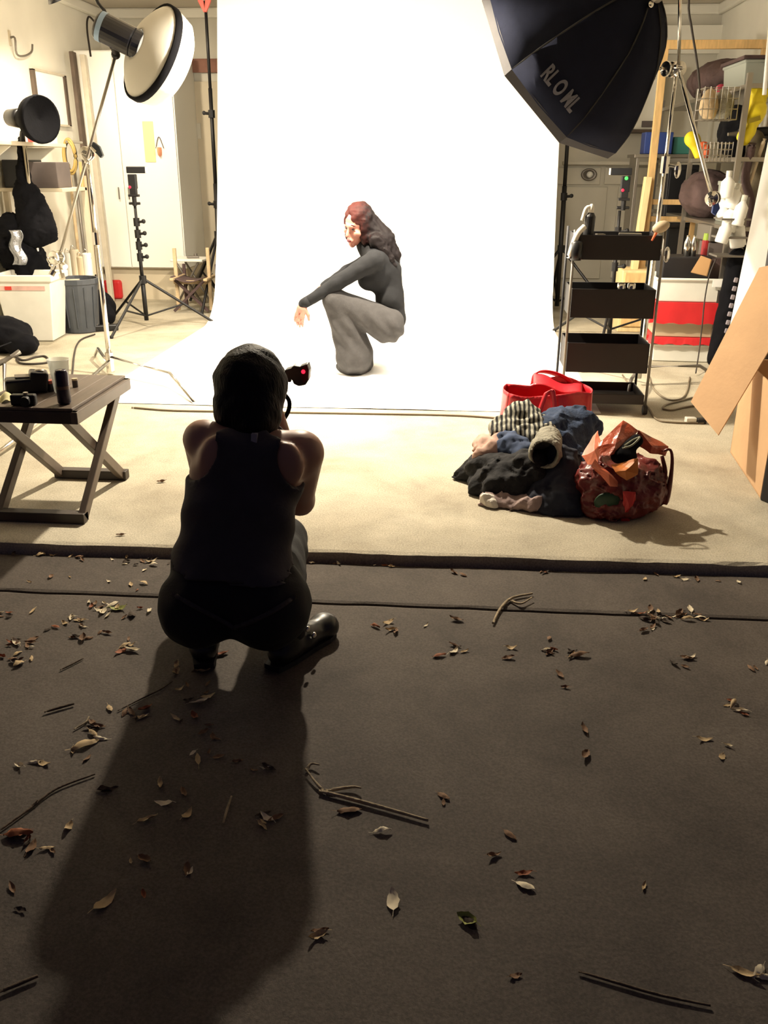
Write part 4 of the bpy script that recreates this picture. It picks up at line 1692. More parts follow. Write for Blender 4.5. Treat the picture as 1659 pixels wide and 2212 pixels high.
# ---- black lamp with hood and the cloth bag hanging below it
lb0 = at(88, 590, 7.66)
lx, ly = at(57, 300, 7.66).x, 7.66
bl = thing('hooded_lamp', 'black hooded studio lamp on a chrome pole at the left edge', 'studio light', (at(95, 660, 7.66).x, 7.66, 0))
bm = B()
pt, pbm = at(50, 295, 7.66), at(66, 410, 7.66)
cyl(bm, (pt.x + .0, ly, pt.z), (at(95, 660, 7.66).x, ly, .10), .017)
mk('pole', bm, 'chrome', parent=bl, smooth=True)
for k in range(3):
    a = .6 + k * 2.09
    bm = B()
    tube(bm, [V((at(95, 660, 7.66).x, ly, .16)), V((at(95, 660, 7.66).x + .2 * math.cos(a), ly + .2 * math.sin(a), .14)), V((at(95, 660, 7.66).x + .30 * math.cos(a), ly + .30 * math.sin(a), .012))], .012, 8)
    mk('leg', bm, 'chrome', parent=bl)
hc_ = at(84, 258, 7.6)
hx = V((.82, -.42, -.05)).normalized()
bm = B()
lathe(bm, hc_ - hx * .03, hx, [(.05, -.20), (.075, -.17), (.09, -.10), (.17, -.02), (.185, .04), (.18, .07), (.165, .06), (0, .03)], 32, True)
mk('hood', bm, 'black_cloth', parent=bl, smooth=True)
bm = B()
s_ = hc_ - hx * .22
lathe(bm, s_, hx * -1, [(.07, 0), (.075, .03), (.066, .14), (.04, .16), (0, .16)], 20, True)
mk('lamp_head', bm, 'black_plastic', parent=bl, smooth=True)
bm = B()
tube(bm, [hc_ - hx * .15 + V((0, 0, -.06)), V((pt.x, ly, pt.z + .03)), V((pt.x - .01, ly, pt.z - .04))], .022, 8, 3)
mk('yoke', bm, 'black_metal', parent=bl)
# dark cloth behind the pole, from lamp to bag
b0, b1 = at(40, 400, 7.66), at(118, 525, 7.66)
cl_ = [rc(A(60, 420, 7.69), A(70, 500, 7.66), .10, .135), el(A(72, 495, 7.66), (.145, .10, .12)), rc(A(85, 430, 7.69), A(102, 500, 7.69), .05, .09), rc(A(46, 300, 7.7), A(52, 420, 7.7), .025, .07)]
soft('sandbag', wob(blend(cl_, .05), .008, 26, .9, .7), 'black_cloth', .013, label='black cloth weight bag hanging on the chrome lamp pole', cat='bag')
# ---- folding side table in front (crossed legs, slatted top) and the things on it
TZ = .485
tl0, tr0 = V((-1.905, 3.30, 0)), V((-1.512, 3.30, 0))
tw = .40
tb = thing('folding_table', 'small dark wooden folding table with crossed legs and slatted top', 'table', (-1.70, 3.60, 0))
X0, X1, Y0, Y1 = -1.905, -1.505, 3.305, 3.885
for x in (X0 + .02, X1 - .02):
    bm = B()
    beam(bm, (x, Y0 + .02, 0.02), (x, Y1 - .03, TZ - .03), .030, .045, (0, 1, 0))
    mk('leg', bm, 'table_wood', parent=tb, bevel=.003)
    bm = B()
    dx = -.032 if x > -1.7 else .032
    beam(bm, (x + dx, Y1 - .01, 0.02), (x + dx, Y0 + .03, TZ - .03), .030, .045, (0, 1, 0))
    mk('leg', bm, 'table_wood', parent=tb, bevel=.003)
for y in (Y0 + .02, Y1 - .01):
    bm = B()
    box(bm, ((X0 + X1) / 2, y, .024), (X1 - X0 - (.01 if y < 3.5 else .05), .05, .042))
    mk('stretcher', bm, 'table_dark', parent=tb, bevel=.003)
for y in (Y0, Y1):
    bm = B()
    box(bm, ((X0 + X1) / 2, y, TZ - .026), (X1 - X0 + .05, .028, .05))
    mk('apron', bm, 'table_dark', parent=tb, bevel=.003)
for x in (X0 - .012, X1 + .012):
    bm = B()
    box(bm, (x, (Y0 + Y1) / 2, TZ - .026), (.028, Y1 - Y0 + .03, .05))
    mk('apron', bm, 'table_wood', parent=tb, bevel=.003)
for i in range(5):
    bm = B()
    x = X0 + .035 + (X1 - X0 - .07) * i / 4
    box(bm, (x, (Y0 + Y1) / 2, TZ + .006), (.084, Y1 - Y0 + .02, .014))
    mk('slat', bm, 'table_wood', parent=tb, bevel=.004)
ZT = TZ + .0135


def ont(x, y):
    return gz(x, y, ZT)


c = ont(140, 872)
t = thing('drink_can', 'dark blue drink can at the front right corner of the table', 'can', c)
bm = B()
lathe(bm, c, (0, 0, 1), [(0, .0), (.021, 0), (.0265, .008), (.0265, .125), (.022, .135), (.022, .137), (0, .134)], 24)
mk('can', bm, mat('can_navy', (38, 32, 52), .3, .3), parent=t, smooth=True)
bm = B()
lathe(bm, c, (0, 0, 1), [(.0272, .062), (.0272, .075)], 24)
mk('band', bm, mat('can_brown', (84, 62, 54), .4), parent=t, smooth=True)
bm = B()
box(bm, c + V((0, -.004, .138)), (.012, .02, .002))
mk('pull_tab', bm, 'steel', parent=t)
c = ont(134, 846)
t = thing('plastic_cup', 'clear plastic cup behind the dark drink can on the table', 'cup', c)
bm = B()
lathe(bm, c, (0, 0, 1), [(0, 0), (.030, 0), (.044, .135), (.047, .136), (.047, .140), (.0425, .139), (.029, .004), (0, .004)], 28)
mk('cup', bm, 'clear_plastic', parent=t, smooth=True)
c = ont(111, 845)
t = thing('lip_pot', 'small dark pot with a red lid on the table', 'pot', c)
bm = B()
cyl(bm, c, c + V((0, 0, .034)), .014, seg=14)
mk('pot', bm, 'cart_brown', parent=t)
bm = B()
cyl(bm, c + V((0, 0, .034)), c + V((0, 0, .047)), .0145, seg=14)
mk('lid', bm, mat('lid_red', (196, 96, 76), .5), parent=t)
c = ont(163, 836)
t = thing('film_pot', 'small brown pot with a pale lid at the back of the table', 'pot', c)
bm = B()
cyl(bm, c, c + V((0, 0, .03)), .012, seg=14)
mk('pot', bm, 'table_dark', parent=t)
bm = B()
cyl(bm, c + V((0, 0, .03)), c + V((0, 0, .038)), .0125, seg=14)
mk('lid', bm, 'cream_plastic', parent=t)
c = ont(62, 848)
t = thing('camera_flash', 'black battery flash lying on the table with a shiny front corner', 'flash', c)
bm = B()
box(bm, c + V((-.02, .0, .032)), (.14, .085, .064), (0, 0, .5))
mk('body', bm, 'black_plastic', parent=t, bevel=.012)
bm = B()
box(bm, c + V((.035, .03, .045)), (.075, .085, .085), (0, .15, .5))
hd2 = mk('head', bm, 'black_plastic', parent=t, bevel=.010)
bm = B()
box(bm, c + V((.0, .02, .0665)), (.11, .06, .006), (0, 0.05, .5))
mk('panel', bm, 'dull_steel', parent=t, bevel=.002)
bm = B()
ball(bm, c + V((.045, .03, .088)), (.022, .018, .008), seg=10)
mk('lens', bm, 'steel', parent=hd2, smooth=True)
c = ont(50, 876)
t = thing('compact_camera', 'small black compact camera at the front edge of the table', 'camera', c)
bm = B()
box(bm, c + V((0, .012, .022)), (.10, .035, .044), (0, 0, .12))
mk('body', bm, 'black_plastic', parent=t, bevel=.008)
bm = B()
cyl(bm, c + V((.018, -.004, .022)), c + V((.022, -.03, .022)), .019, seg=18)
mk('lens', bm, 'black_plastic', parent=t)
bm = B()
cyl(bm, c + V((.012, .01, .044)), c + V((.012, .01, .052)), .010, seg=12)
mk('dial', bm, 'steel', parent=t)
c = ont(8, 866)
bm = B()
sheet(bm, lambda u, v: c + V((-.04 + .075 * u, -.035 + .08 * v, .012 + .018 * math.sin(3 * u + 4 * v) * math.sin(2 + 5 * u))), 8, 8)
mk('lens_cloth', bm, mat('cloth_lemon', (214, 206, 160), .9), label='crumpled pale yellow cloth at the left edge of the table', cat='cloth', solid=.003, smooth=True)
# folded chair arm leaning into the frame behind the table
a, b = at(-30, 800, 4.6), at(46, 760, 4.75)
t = thing('camp_chair', 'grey tube chair partly outside the left edge behind the table', 'chair', (a.x - .2, 4.7, 0))
bm = B()
tube(bm, [V((b.x - .01, b.y, b.z)), V(((a.x + b.x) / 2, 4.67, (a.z + b.z) / 2)), a, a + V((-.3, 0, -.02))], .016, 8)
mk('arm_rest', bm, 'dull_steel', parent=t, smooth=True)
bm = B()
tube(bm, [at(10, 785, 4.66), gz(8, 930), ], .012, 8)
mk('leg', bm, 'dull_steel', parent=t, smooth=True)
bm = B()
tube(bm, [at(-30, 800, 4.6), V((a.x - .12, 4.6, .012))], .012, 8)
mk('leg', bm, 'dull_steel', parent=t, smooth=True)
bm = B()
sheet(bm, lambda u, v: (a.x - .55 + .5 * u, 4.62 + .4 * v, .42 - .06 * math.sin(math.pi * u)), 8, 4)
mk('seat', bm, 'black_cloth', parent=t, solid=.006)
# blue weight bag hanging at the chrome stand's foot
c = at(226, 898, 5.35)
wbag = [el(A(222, 895, 5.35), (.07, .07, .095), (0, .2, 0)), el(A(238, 888, 5.38), (.07, .06, .085), (0, -.1, 0))]
t = thing('weight_bag', 'blue and black weight bag on the floor behind the table', 'bag', (c.x, 5.35, 0))
soft('pouch', wob(blend(wbag, .02), .004, 50, 1.), 'blue_bag', .008, parent=t)
bm = B()
tube(bm, [A(208, 880, 5.30), A(216, 855, 5.30), A(240, 852, 5.32), A(248, 880, 5.32)], .009, 8, 4)
mk('strap', bm, 'black_cloth', parent=t, smooth=True)
bm = B()
box(bm, V(A(212, 900, 5.275)), (.035, .012, .12), (0, .2, 0))
mk('webbing', bm, 'black_cloth', parent=t, bevel=.004)


# ---- cables on the floor
def cable(name, label, pts, r=.006, m='cable_dark', n=8):
    bm = B()
    ps = [gz(x, y, r + .001) if len(p) == 2 else gz(x, y, p[2]) for p in pts for x, y in [p[:2]]]
    tube(bm, ps, r, 6, n)
    return mk(name, bm, m, label=label, cat='cable', smooth=True)


cable('power_cable', 'dark looped cable on the floor between the table and the white bin', [(30, 768), (50, 778), (78, 771), (98, 770), (104, 782), (70, 786), (44, 784), (35, 776)], .008)
cable('power_cable', 'thin dark cable running from the black power strip down to the table', [(205, 722), (178, 732), (166, 745), (160, 768), (157, 800), (152, 840)], .007)
cable('power_cable', 'loose dark cable along the front edge of the white paper', [(285, 880), (330, 884), (360, 886), (430, 888), (760, 893), (980, 897), (1100, 905)], .006, 'cable_tan')
# ================================================================ RIGHT SIDE
# ---- octagonal softbox seen from behind, on a chrome boom stand
OC = V((.586, 5.876, 1.987))
ON = V((-.663, .527, -.532)).normalized()
OA = ON.cross(V((0, 0, 1))).normalized()
OB = OA.cross(ON)
OR, SP, OD = .62, 2.551, .60
AP = OC - ON * OD


def overt(i, r=1.0, d=0.0):
    a = SP + i * math.pi / 4
    return OC + (OA * math.cos(a) + OB * math.sin(a)) * OR * r + ON * d


oc = thing('octagonal_softbox', 'large black octagonal softbox hanging from the boom at the top right', 'softbox', AP)
SPROF = [(0.13, 0.0), (.36, .10), (.60, .28), (.82, .58), (.94, .80), (1.0, 1.0)]
for i in range(8):
    bm = B()
    rows = []
    for f, h in SPROF:
        a, b = overt(i, f), overt(i + 1, f)
        o = -ON * OD * (1 - h)
        rows.append([bm.verts.new(a + o), bm.verts.new((a + b) / 2 + o + ON * .012), bm.verts.new(b + o)])
    for r0, r1 in zip(rows, rows[1:]):
        for k in range(2):
            bm.faces.new((r0[k], r0[k + 1], r1[k + 1], r1[k]))
    pn = mk('panel', bm, 'octa_cloth', parent=oc, smooth=True, solid=.004)
    bm = B()
    a, b = overt(i), overt(i + 1)
    fr4 = [a, b, b + ON * .055, a + ON * .055]
    prism(bm, fr4, (OC - (a + b) / 2).normalized() * .004)
    mk('lip', bm, 'octa_lip', parent=pn)
    bm = B()
    tube(bm, [overt(i, f * .995) - ON * OD * (1 - h) for f, h in SPROF], .005, 6, 3)
    mk('rod', bm, 'black_metal', parent=pn)
bm = B()
vs = [bm.verts.new(overt(i, .97, -.03)) for i in range(8)]
bm.faces.new(vs)
mk('front_diffuser', bm, 'octa_front', parent=oc)
bm = B()
lathe(bm, AP - ON * .02, ON, [(.07, 0), (.10, 0), (.10, .03), (.07, .03), (.07, 0)], 24)
mk('speed_ring', bm, 'steel', parent=oc, bevel=.003)
bm = B()
ball(bm, at(1405, 10, 5.46), .018, seg=10)
mk('rivet', bm, 'chrome', parent=oc, smooth=True)
# printed lettering running down the lower panel
Pm0, Pm1 = overt(1, .55) - ON * OD * .72, overt(2, .55) - ON * OD * .72


def octa_hit(x, y):
    """where a sight line meets the lower panel (i = 1)"""
    r = ray(x, y).normalized()
    best = None
    for (f0, h0), (f1, h1) in zip(SPROF, SPROF[1:]):
        a = overt(1, f0) - ON * OD * (1 - h0)
        b = overt(2, f0) - ON * OD * (1 - h0)
        c = overt(1, f1) - ON * OD * (1 - h1)
        n = (b - a).cross(c - a).normalized()
        t = (a - CAM).dot(n) / r.dot(n)
        p = CAM + r * t
        h = OD + (p - OC).dot(ON)
        if h0 * OD - .004 <= h <= h1 * OD + .004:
            if best is None or t < best[0]:
                best = (t, p, n if n.dot(r) < 0 else -n)
    return best


p0, p1 = octa_hit(1180, 150), octa_hit(1244, 232)
if p0 and p1:
    cu = bpy.data.curves.new('lettering', 'FONT')
    cu.body = 'RL O ML'
    cu.size = 1.0
    cu.extrude = .004
    cu.offset = .035
    to = bpy.data.objects.new('lettering', cu)
    COL.objects.link(to)
    dg = bpy.context.evaluated_depsgraph_get()
    dg.update()
    tm = bpy.data.meshes.new_from_object(to.evaluated_get(dg))
    bpy.data.objects.remove(to)
    xs = [v.co.x for v in tm.vertices]
    ys = [v.co.y for v in tm.vertices]
    d = (p1[1] - p0[1])
    L = d.length
    d.normalize()
    n = (p0[2] + p1[2]).normalized()
    u = n.cross(d).normalized()
    s = L / (max(xs) - min(xs))
    bml = B()
    bml.from_mesh(tm)
    for v in bml.verts:
        lx_, ly_ = (v.co.x - min(xs)) * s, (v.co.y - (max(ys) + min(ys)) / 2) * s * 1.7
        q = p0[1] + d * lx_ + u * ly_
        # wrap onto the curved panel along its normal
        h = octa_hit(*[(IW / 2 + FPX * (q - CAM).dot(RT) / (q - CAM).dot(FW)), (IH / 2 - FPX * (q - CAM).dot(UP) / (q - CAM).dot(FW))])
        base = h[1] if h else q
        v.co = base + n * (.006 + v.co.z * .3)
    mk('lettering', bml, 'print_grey', parent=oc)
ld = bpy.data.lights.new('octa_light', 'AREA')
ld.shape = 'DISK'
ld.size = OR * 1.6
ld.energy = OCTA_W
ld.color = SOFT
lo = bpy.data.objects.new('octa_light', ld)
COL.objects.link(lo)
lo.parent = oc
lo.matrix_local = Matrix.Translation(OC - ON * .015 - oc.location) @ ON.to_track_quat('-Z', 'Y').to_matrix().to_4x4()
# its strobe head behind the ring, above the frame
bm = B()
sd = -ON
lathe(bm, AP - ON * .02, sd, [(.07, 0), (.075, .02), (.075, .26), (.06, .28), (0, .28)], 20, True)
sb = thing('strobe_head', 'black strobe head plugged into the back of the octagonal softbox', 'studio light', AP - ON * .02)
mk('housing', bm, 'strobe_body', parent=sb, bevel=.004)
bm = B()
tube(bm, [AP - ON * .30 + V((0, 0, .05)), AP - ON * .34 + V((0, 0, .0)), AP - ON * .30 + V((0, 0, -.05))], .008, 6, 4)
mk('handle', bm, 'black_plastic', parent=sb)

rb = V((1.265, 6.10, 0))
GR = at(1462, 150, 6.10)
rs_ = thing('c_stand', 'chrome boom stand behind the black cart carrying the octagonal softbox', 'light stand', rb)
for (z0, z1, rr, nm) in ((.05, .92, .0175, 'column'), (.90, 1.42, .014, 'riser'), (1.40, GR.z, .0115, 'riser')):
    bm = B()
    x0 = rb.x + (GR.x - rb.x) * z0 / GR.z
    x1 = rb.x + (GR.x - rb.x) * z1 / GR.z
    cyl(bm, (x0, rb.y, z0), (x1, rb.y, z1), rr, seg=12)
    mk(nm, bm, 'chrome', parent=rs_, smooth=True)
for zz in (.90, 1.41):
    bm = B()
    x0 = rb.x + (GR.x - rb.x) * zz / GR.z
    cyl(bm, (x0, rb.y, zz - .05), (x0, rb.y, zz + .05), .026, seg=10)
    cyl(bm, (x0, rb.y, zz), (x0 + .07, rb.y - .03, zz - .01), .008, seg=8)
    ball(bm, (x0 + .075, rb.y - .03, zz - .03), (.022, .014, .05), seg=8)
    mk('collar', bm, 'chrome', parent=rs_)
grip_head(rs_, GR + V((0, -.02, 0)), (.3, -1, 0), (-.7, 0, .1))
grip_head(rs_, GR + V((-.05, -.02, .0)), (-.8, -.5, 0), (-.2, 0, -.6))
be = at(1541, 436, 6.05)
bt_ = AP - ON * .16 + V((.03, 0, -.06))
bm = B()
cyl(bm, be, GR + V((0, -.05, 0)), .0125, seg=10)
mk('boom', bm, 'chrome', parent=rs_, smooth=True)
bm = B()
cyl(bm, GR + V((0, -.05, 0)), bt_, .010, seg=10)
mk('boom', bm, 'chrome', parent=rs_, smooth=True)
bm = B()
ball(bm, bt_, .03, seg=10)
mk('swivel', bm, 'black_metal', parent=rs_)
grip_head(rs_, be + V((-.01, -.02, .02)), (-.5, -.8, 0), (.2, 0, -.4))
for k in range(3):
    a = (.15, 2.3, 4.4)[k]
    o = V((math.cos(a), math.sin(a), 0))
    bm = B()
    tube(bm, [rb + V((0, 0, .13)), rb + o * .42 + V((0, 0, .13)), rb + o * .47 + V((0, 0, .10)), rb + o * .50 + V((0, 0, .012))], .012, 8)
    mk('leg', bm, 'dull_steel', parent=rs_, smooth=True)
bm = B()
c = at(1550, 452, 6.03)
prism(bm, [at(x, y, 6.0) for x, y in ((1541, 444), (1552, 436), (1556, 450), (1546, 466), (1538, 460))], (0, .03, 0))
mk('clip', bm, 'blue_plastic', label='small blue clip on the lower end of the right boom', cat='clip', bevel=.004)

# ---- second flash stand at the back right
f2 = gz(1330, 735)
f2y = 7.75
f2x = at(1318, 700, f2y).x
light_stand('flash_stand', 'black tripod stand with a small flash right of the white backdrop', (f2x, f2y, 0), (at(1340, 440, f2y).x, f2y, at(1340, 455, f2y).z), .016, .60, .42, .25, (.62, .74, .9), side=1)
c = at(1349, 415, f2y)
speedlight('small black flash with green and red lit dots on the right tripod stand', c, side=-1, green=True)

# ---- rolling cart with five black trays
CYF = 5.32
cart = thing('rolling_cart', 'narrow black rolling cart with five trays and chrome corner posts', 'cart', (1.03, 5.5, 0))
tops = [(510, 560), (622, 685), (740, 806), (852, 912)]
rz_c = -.04
cw, cdp = .50, .34
trz = []
xsr = [(1252, 1426), (1240, 1410), (1230, 1392), (1262, 1378)]
cxm = (at(1252, 510, CYF).x + at(1426, 510, CYF).x) / 2
cxb = (at(1228, 800, CYF).x + at(1392, 800, CYF).x) / 2
xl_, xr_ = cxb - cw / 2, cxb + cw / 2
for k, (y0, y1) in enumerate([(508, 562), (625, 688), (742, 806), (852, 915)]):
    za, zb = at(1330, y1, CYF).z, at(1330, y0, CYF).z
    za = max(za, .06)
    t_ = thing if False else None
    bm = B()
    opentop(bm, (cxb, CYF + cdp / 2, za), cw - .02, cdp, zb - za, .006)
    mk('tray', bm, 'cart_black' if k < 2 else 'cart_brown', parent=cart, bevel=.006)
ztop = at(1330, 505, CYF).z
for x in (xl_, xr_):
    for y in (CYF - .004, CYF + cdp + .004):
        bm = B()
        cyl(bm, (x, y, .05), (x, y, ztop + .02), .008, seg=10)
        mk('post', bm, 'dull_steel' if y < 5.4 else 'cart_black', parent=cart, smooth=True)
        bm = B()
        cyl(bm, (x - .012, y, .03), (x + .012, y, .03), .028, seg=14)
        mk('caster', bm, 'rubber_black', parent=cart)
ZK = at(1330, 562, CYF).z + .006


# things in and on the cart
def spray(name, label, x0, y0, x1, y1, Y, r):
    a, b = at(x0, y0, Y), at(x1, y1, Y)
    d = (b - a).normalized()
    L = (b - a).length
    t = thing(name, label, 'bottle', a)
    bm = B()
    lathe(bm, a, d, [(0, 0), (r, 0), (r, L * .62), (r * .55, L * .74), (0, L * .74)], 18)
    mk('bottle', bm, 'black_plastic', parent=t, smooth=False, bevel=.003)
    bm = B()
    lathe(bm, a + d * L * .72, d, [(r * .5, 0), (r * .55, L * .12), (r * .35, L * .26), (0, L * .28)], 14)
    mk('cap', bm, 'bin_white', parent=t, smooth=True)
    bm = B()
    s_, u_, _ = frame_of(d)
    tube(bm, [a + d * L * .9, a + d * L * .86 + V((-.03, -.005, 0)), a + d * L * .55 + V((-.045, -.005, -.01))], .011, 8, 4)
    mk('trigger', bm, 'bin_white', parent=t, smooth=True)
    return t


spray('spray_bottle', 'black spray bottle with a white top standing in the cart\'s upper tray', 1270, 512, 1279, 440, CYF + .08, .030)
t = thing('hair_dryer', 'black and white hair dryer hooked on the left side of the cart', 'hair dryer', at(1240, 560, CYF - .02))
a, b = at(1243, 562, CYF - .02), at(1247, 520, CYF - .02)
bm = B()
lathe(bm, a, b - a, [(0, 0), (.030, 0), (.034, .03), (.034, (b - a).length * .9), (.02, (b - a).length), (0, (b - a).length)], 18)
mk('barrel', bm, 'black_plastic', parent=t, smooth=True)
bm = B()
tube(bm, [a + V((-.036, 0, .01)), at(1238, 530, CYF - .02), at(1248, 505, CYF - .01), at(1262, 490, CYF + .02)], .017, 10, 5)
mk('handle', bm, 'bin_white', parent=t, smooth=True)
c = at(1362, 512, CYF + .12)
resting('steel_comb', 'shiny metal comb lying across the cart\'s upper tray', 'comb', c.x, CYF + .14, at(1350, 510, CYF).z - .012, .13, .03, .02, 'steel', .004, -.2)
c = at(1298, 512, CYF + .05)
resting('clip_box', 'small shiny tin at the left in the cart\'s upper tray', 'tin', c.x, CYF + .08, at(1350, 510, CYF).z - .012, .05, .04, .018, 'steel', .003, .2)
for i, x in enumerate((1342, 1364)):
    c = at(x, 634, CYF + .03)
    t = thing('makeup_jar', ('left' if i == 0 else 'right') + ' one of two small shiny jars in the cart\'s second tray', 'jar', (c.x, CYF + .05, at(1330, 686, CYF).z + .008))
    zz = at(1330, 686, CYF).z + .008
    bm = B()
    lathe(bm, (c.x, CYF + .05, zz), (0, 0, 1), [(0, 0), (.022, 0), (.022, .15), (0, .15)], 16)
    mk('jar', bm, 'black_plastic', parent=t, smooth=False)
    bm = B()
    lathe(bm, (c.x, CYF + .05, zz + .15), (0, 0, 1), [(.023, 0), (.023, .03), (.01, .036), (0, .036)], 16)
    mk('lid', bm, 'chrome', parent=t, smooth=True)
c = at(1428, 492, CYF + .02)
t = thing('paint_brush', 'pale brush with a tan tip at the right corner of the cart', 'brush', at(1410, 520, CYF - .03))
bm = B()
ball(bm, at(1428, 490, CYF - .02), (.05, .03, .032), (0, -.35, 0), 12)
mk('bristles', bm, 'cream_plastic', parent=t, smooth=True)
bm = B()
cyl(bm, at(1420, 498, CYF - .02), at(1408, 520, CYF - .025), .010, .005)
mk('handle', bm, 'orange_plastic', parent=t)

# ---- pine frame and planks at the back right
fy = 8.5
p0, p1 = at(1437, 95, fy), at(1655, 95, fy)
zt = (at(1437, 88, fy).z)
pf_ = thing('timber_rack', 'tall bare pine frame standing at the back right', 'frame', ((p0.x + p1.x) / 2, fy, 0))
for x in (p0.x, p1.x):
    bm = B()
    box(bm, (x, fy, zt / 2), (.062, .045, zt))
    mk('post', bm, 'pine', parent=pf_, bevel=.004)
bm = B()
box(bm, ((p0.x + p1.x) / 2, fy - .002, zt - .03), (p1.x - p0.x + .07, .047, .068))
mk('top_rail', bm, 'pine', parent=pf_, bevel=.004)
for yy in (437, 474):
    zz = at(1465, yy, fy).z
    bm = B()
    box(bm, (p0.x + .2, fy + .045, zz), (.40, .04, .045))
    mk('crossbar', bm, 'pine', parent=pf_, bevel=.004)
bm = B()
beam(bm, at(1400, 382, fy - .08), V((at(1352, 690, fy - .1).x, fy - .1, .01)), .055, .10, (0, 1, 0))
mk('pine_plank', bm, 'pine_pale', label='pale pine plank leaning on the left post of the pine frame', cat='plank', bevel=.004)
bm = B()
beam(bm, at(1497, 480, fy + .12), V((at(1478, 600, fy + .1).x, fy + .1, .3)), .04, .04, (0, 1, 0))
mk('pine_stick', bm, 'pine', label='short pine stick standing behind the crossbars of the pine frame', cat='stick', bevel=.004)
# low pine drawers with dark handles behind the cart
d0, d1 = at(1352, 595, 8.2), at(1400, 660, 8.2)
dr = thing('pine_cabinet', 'low pine drawer unit between the cart and the white crate', 'drawers', (d0.x + .15, 8.4, 0))
bm = B()
box(bm, (d0.x + .16, 8.42, .27), (.36, .36, .54))
mk('body', bm, 'pine_pale', parent=dr, bevel=.006)
for k in range(3):
    bm = B()
    box(bm, (d0.x + .16, 8.232, .12 + .165 * k), (.32, .02, .14))
    d_ = mk('drawer', bm, 'pine', parent=dr, bevel=.004)
    bm = B()
    box(bm, (d0.x + .24, 8.215, .12 + .165 * k), (.06, .02, .05))
    mk('handle', bm, 'cart_brown', parent=d_, bevel=.004)
# two dark flat screens stored behind the frame
for lb, x0, y0, x1, y1, Y in (('dark flat panel stored upright behind the pine frame, upper one', 1432, 356, 1512, 470, 9.0), ('wide black case standing behind the pine frame below its crossbars', 1428, 482, 1500, 600, 8.75)):
    pa, pb = at(x0, y1, Y), at(x1, y0, Y)
    t = thing('stored_panel', lb, 'panel', ((pa.x + pb.x) / 2, Y + .05, pa.z))
    bm = B()
    box(bm, ((pa.x + pb.x) / 2, Y + .05, (pa.z + pb.z) / 2), (pb.x - pa.x, .10, pb.z - pa.z))
    mk('case', bm, 'cart_black', parent=t, bevel=.01)
    bm = B()
    box(bm, ((pa.x + pb.x) / 2, Y - .004, (pa.z + pb.z) / 2), ((pb.x - pa.x) * .86, .012, (pb.z - pa.z) * .82))
    mk('face', bm, 'black_plastic', parent=t, bevel=.004)

# ---- steel shelving along the right wall
sy0, sy1 = 6.9, 9.7
SXF, SXB = 1.95, 2.56
zsh = [at(1590, 455, 7.6).z, at(1560, 345, 7.6).z, at(1600, 182, 7.6).z]
zsh = [.98, 1.45, 1.92]
sh = thing('steel_shelving', 'grey steel shelving full of clutter along the right wall', 'shelving', ((SXF + SXB) / 2, (sy0 + sy1) / 2, 0))
for z in zsh:
    bm = B()
    box(bm, ((SXF + SXB) / 2, (sy0 + sy1) / 2, z), (SXB - SXF, sy1 - sy0, .03))
    mk('shelf', bm, 'steel', parent=sh, bevel=.003)
for y in (sy0, (sy0 + sy1) / 2, sy1):
    for x in (SXF, SXB):
        bm = B()
        box(bm, (x, y, 1.0), (.035, .035, 2.0))
        mk('upright', bm, 'steel', parent=sh)


def soft_bag(name, label, cat, x, y, z, r, m, seed=0., h=.016, amp=.010):
    f = wob(blend([el((x, y, z + r[2]), r), el((x + r[0] * .3, y - r[1] * .2, z + r[2] * .7), (r[0] * .8, r[1] * .8, r[2] * .7))], .04), amp, 22, seed, .5)
    return soft(name, cut(f, half((0, 0, 1), (0, 0, z + .001))), m, h, label=label, cat=cat)


def basket(name, label, x, y, z, w, d, h, m='steel', n=6):
    t = thing(name, label, 'basket', (x, y, z))
    for k in range(4):
        zz = z + .008 + (h - .016) * k / 3
        bm = B()
        tube(bm, [(x - w / 2, y - d / 2, zz), (x + w / 2, y - d / 2, zz), (x + w / 2, y + d / 2, zz), (x - w / 2, y + d / 2, zz)], .004, 5, 0, True)
        mk('wire', bm, m, parent=t)
    for k in range(n + 1):
        bm = B()
        xx = x - w / 2 + w * k / n
        tube(bm, [(xx, y - d / 2, z + h), (xx, y - d / 2, z + .008), (xx, y + d / 2, z + .008), (xx, y + d / 2, z + h)], .004, 5)
        mk('wire', bm, m, parent=t)
    return t


T3, T2, T1 = zsh[2] + .016, zsh[1] + .016, zsh[0] + .016
soft_bag('duffel_bag', 'dark brown duffel bag on the top shelf of the steel shelving', 'bag', 2.24, 8.75, T3, (.26, .55, .16), 'brown_fabric', .4)
t = thing('plastic_tote', 'translucent grey tote on the top shelf beside the brown duffel bag', 'tote', (2.28, 7.75, T3))
bm = B()
opentop(bm, (2.28, 7.75, T3), .40, .55, .20, .006, 1.08, 0, rim=.008)
mk('tub', bm, 'clear_bin', parent=t, bevel=.01)
bm = B()
box(bm, (2.28, 7.75, T3 + .215), (.48, .64, .025))
mk('lid', bm, 'brown_fabric', parent=t, bevel=.008)
bm = B()
box(bm, (2.28, 7.75, T3 + .06), (.34, .48, .1))
mk('contents', bm, 'bin_grey', parent=t, bevel=.02)
ball_ = B()
ball(ball_, (2.08, 8.12, T3 + .045), (.045, .045, .045))
mk('pink_ball', ball_, mat('pink_b', (176, 52, 76), .6), label='small pink ball at the edge of the top shelf', cat='ball', smooth=True)
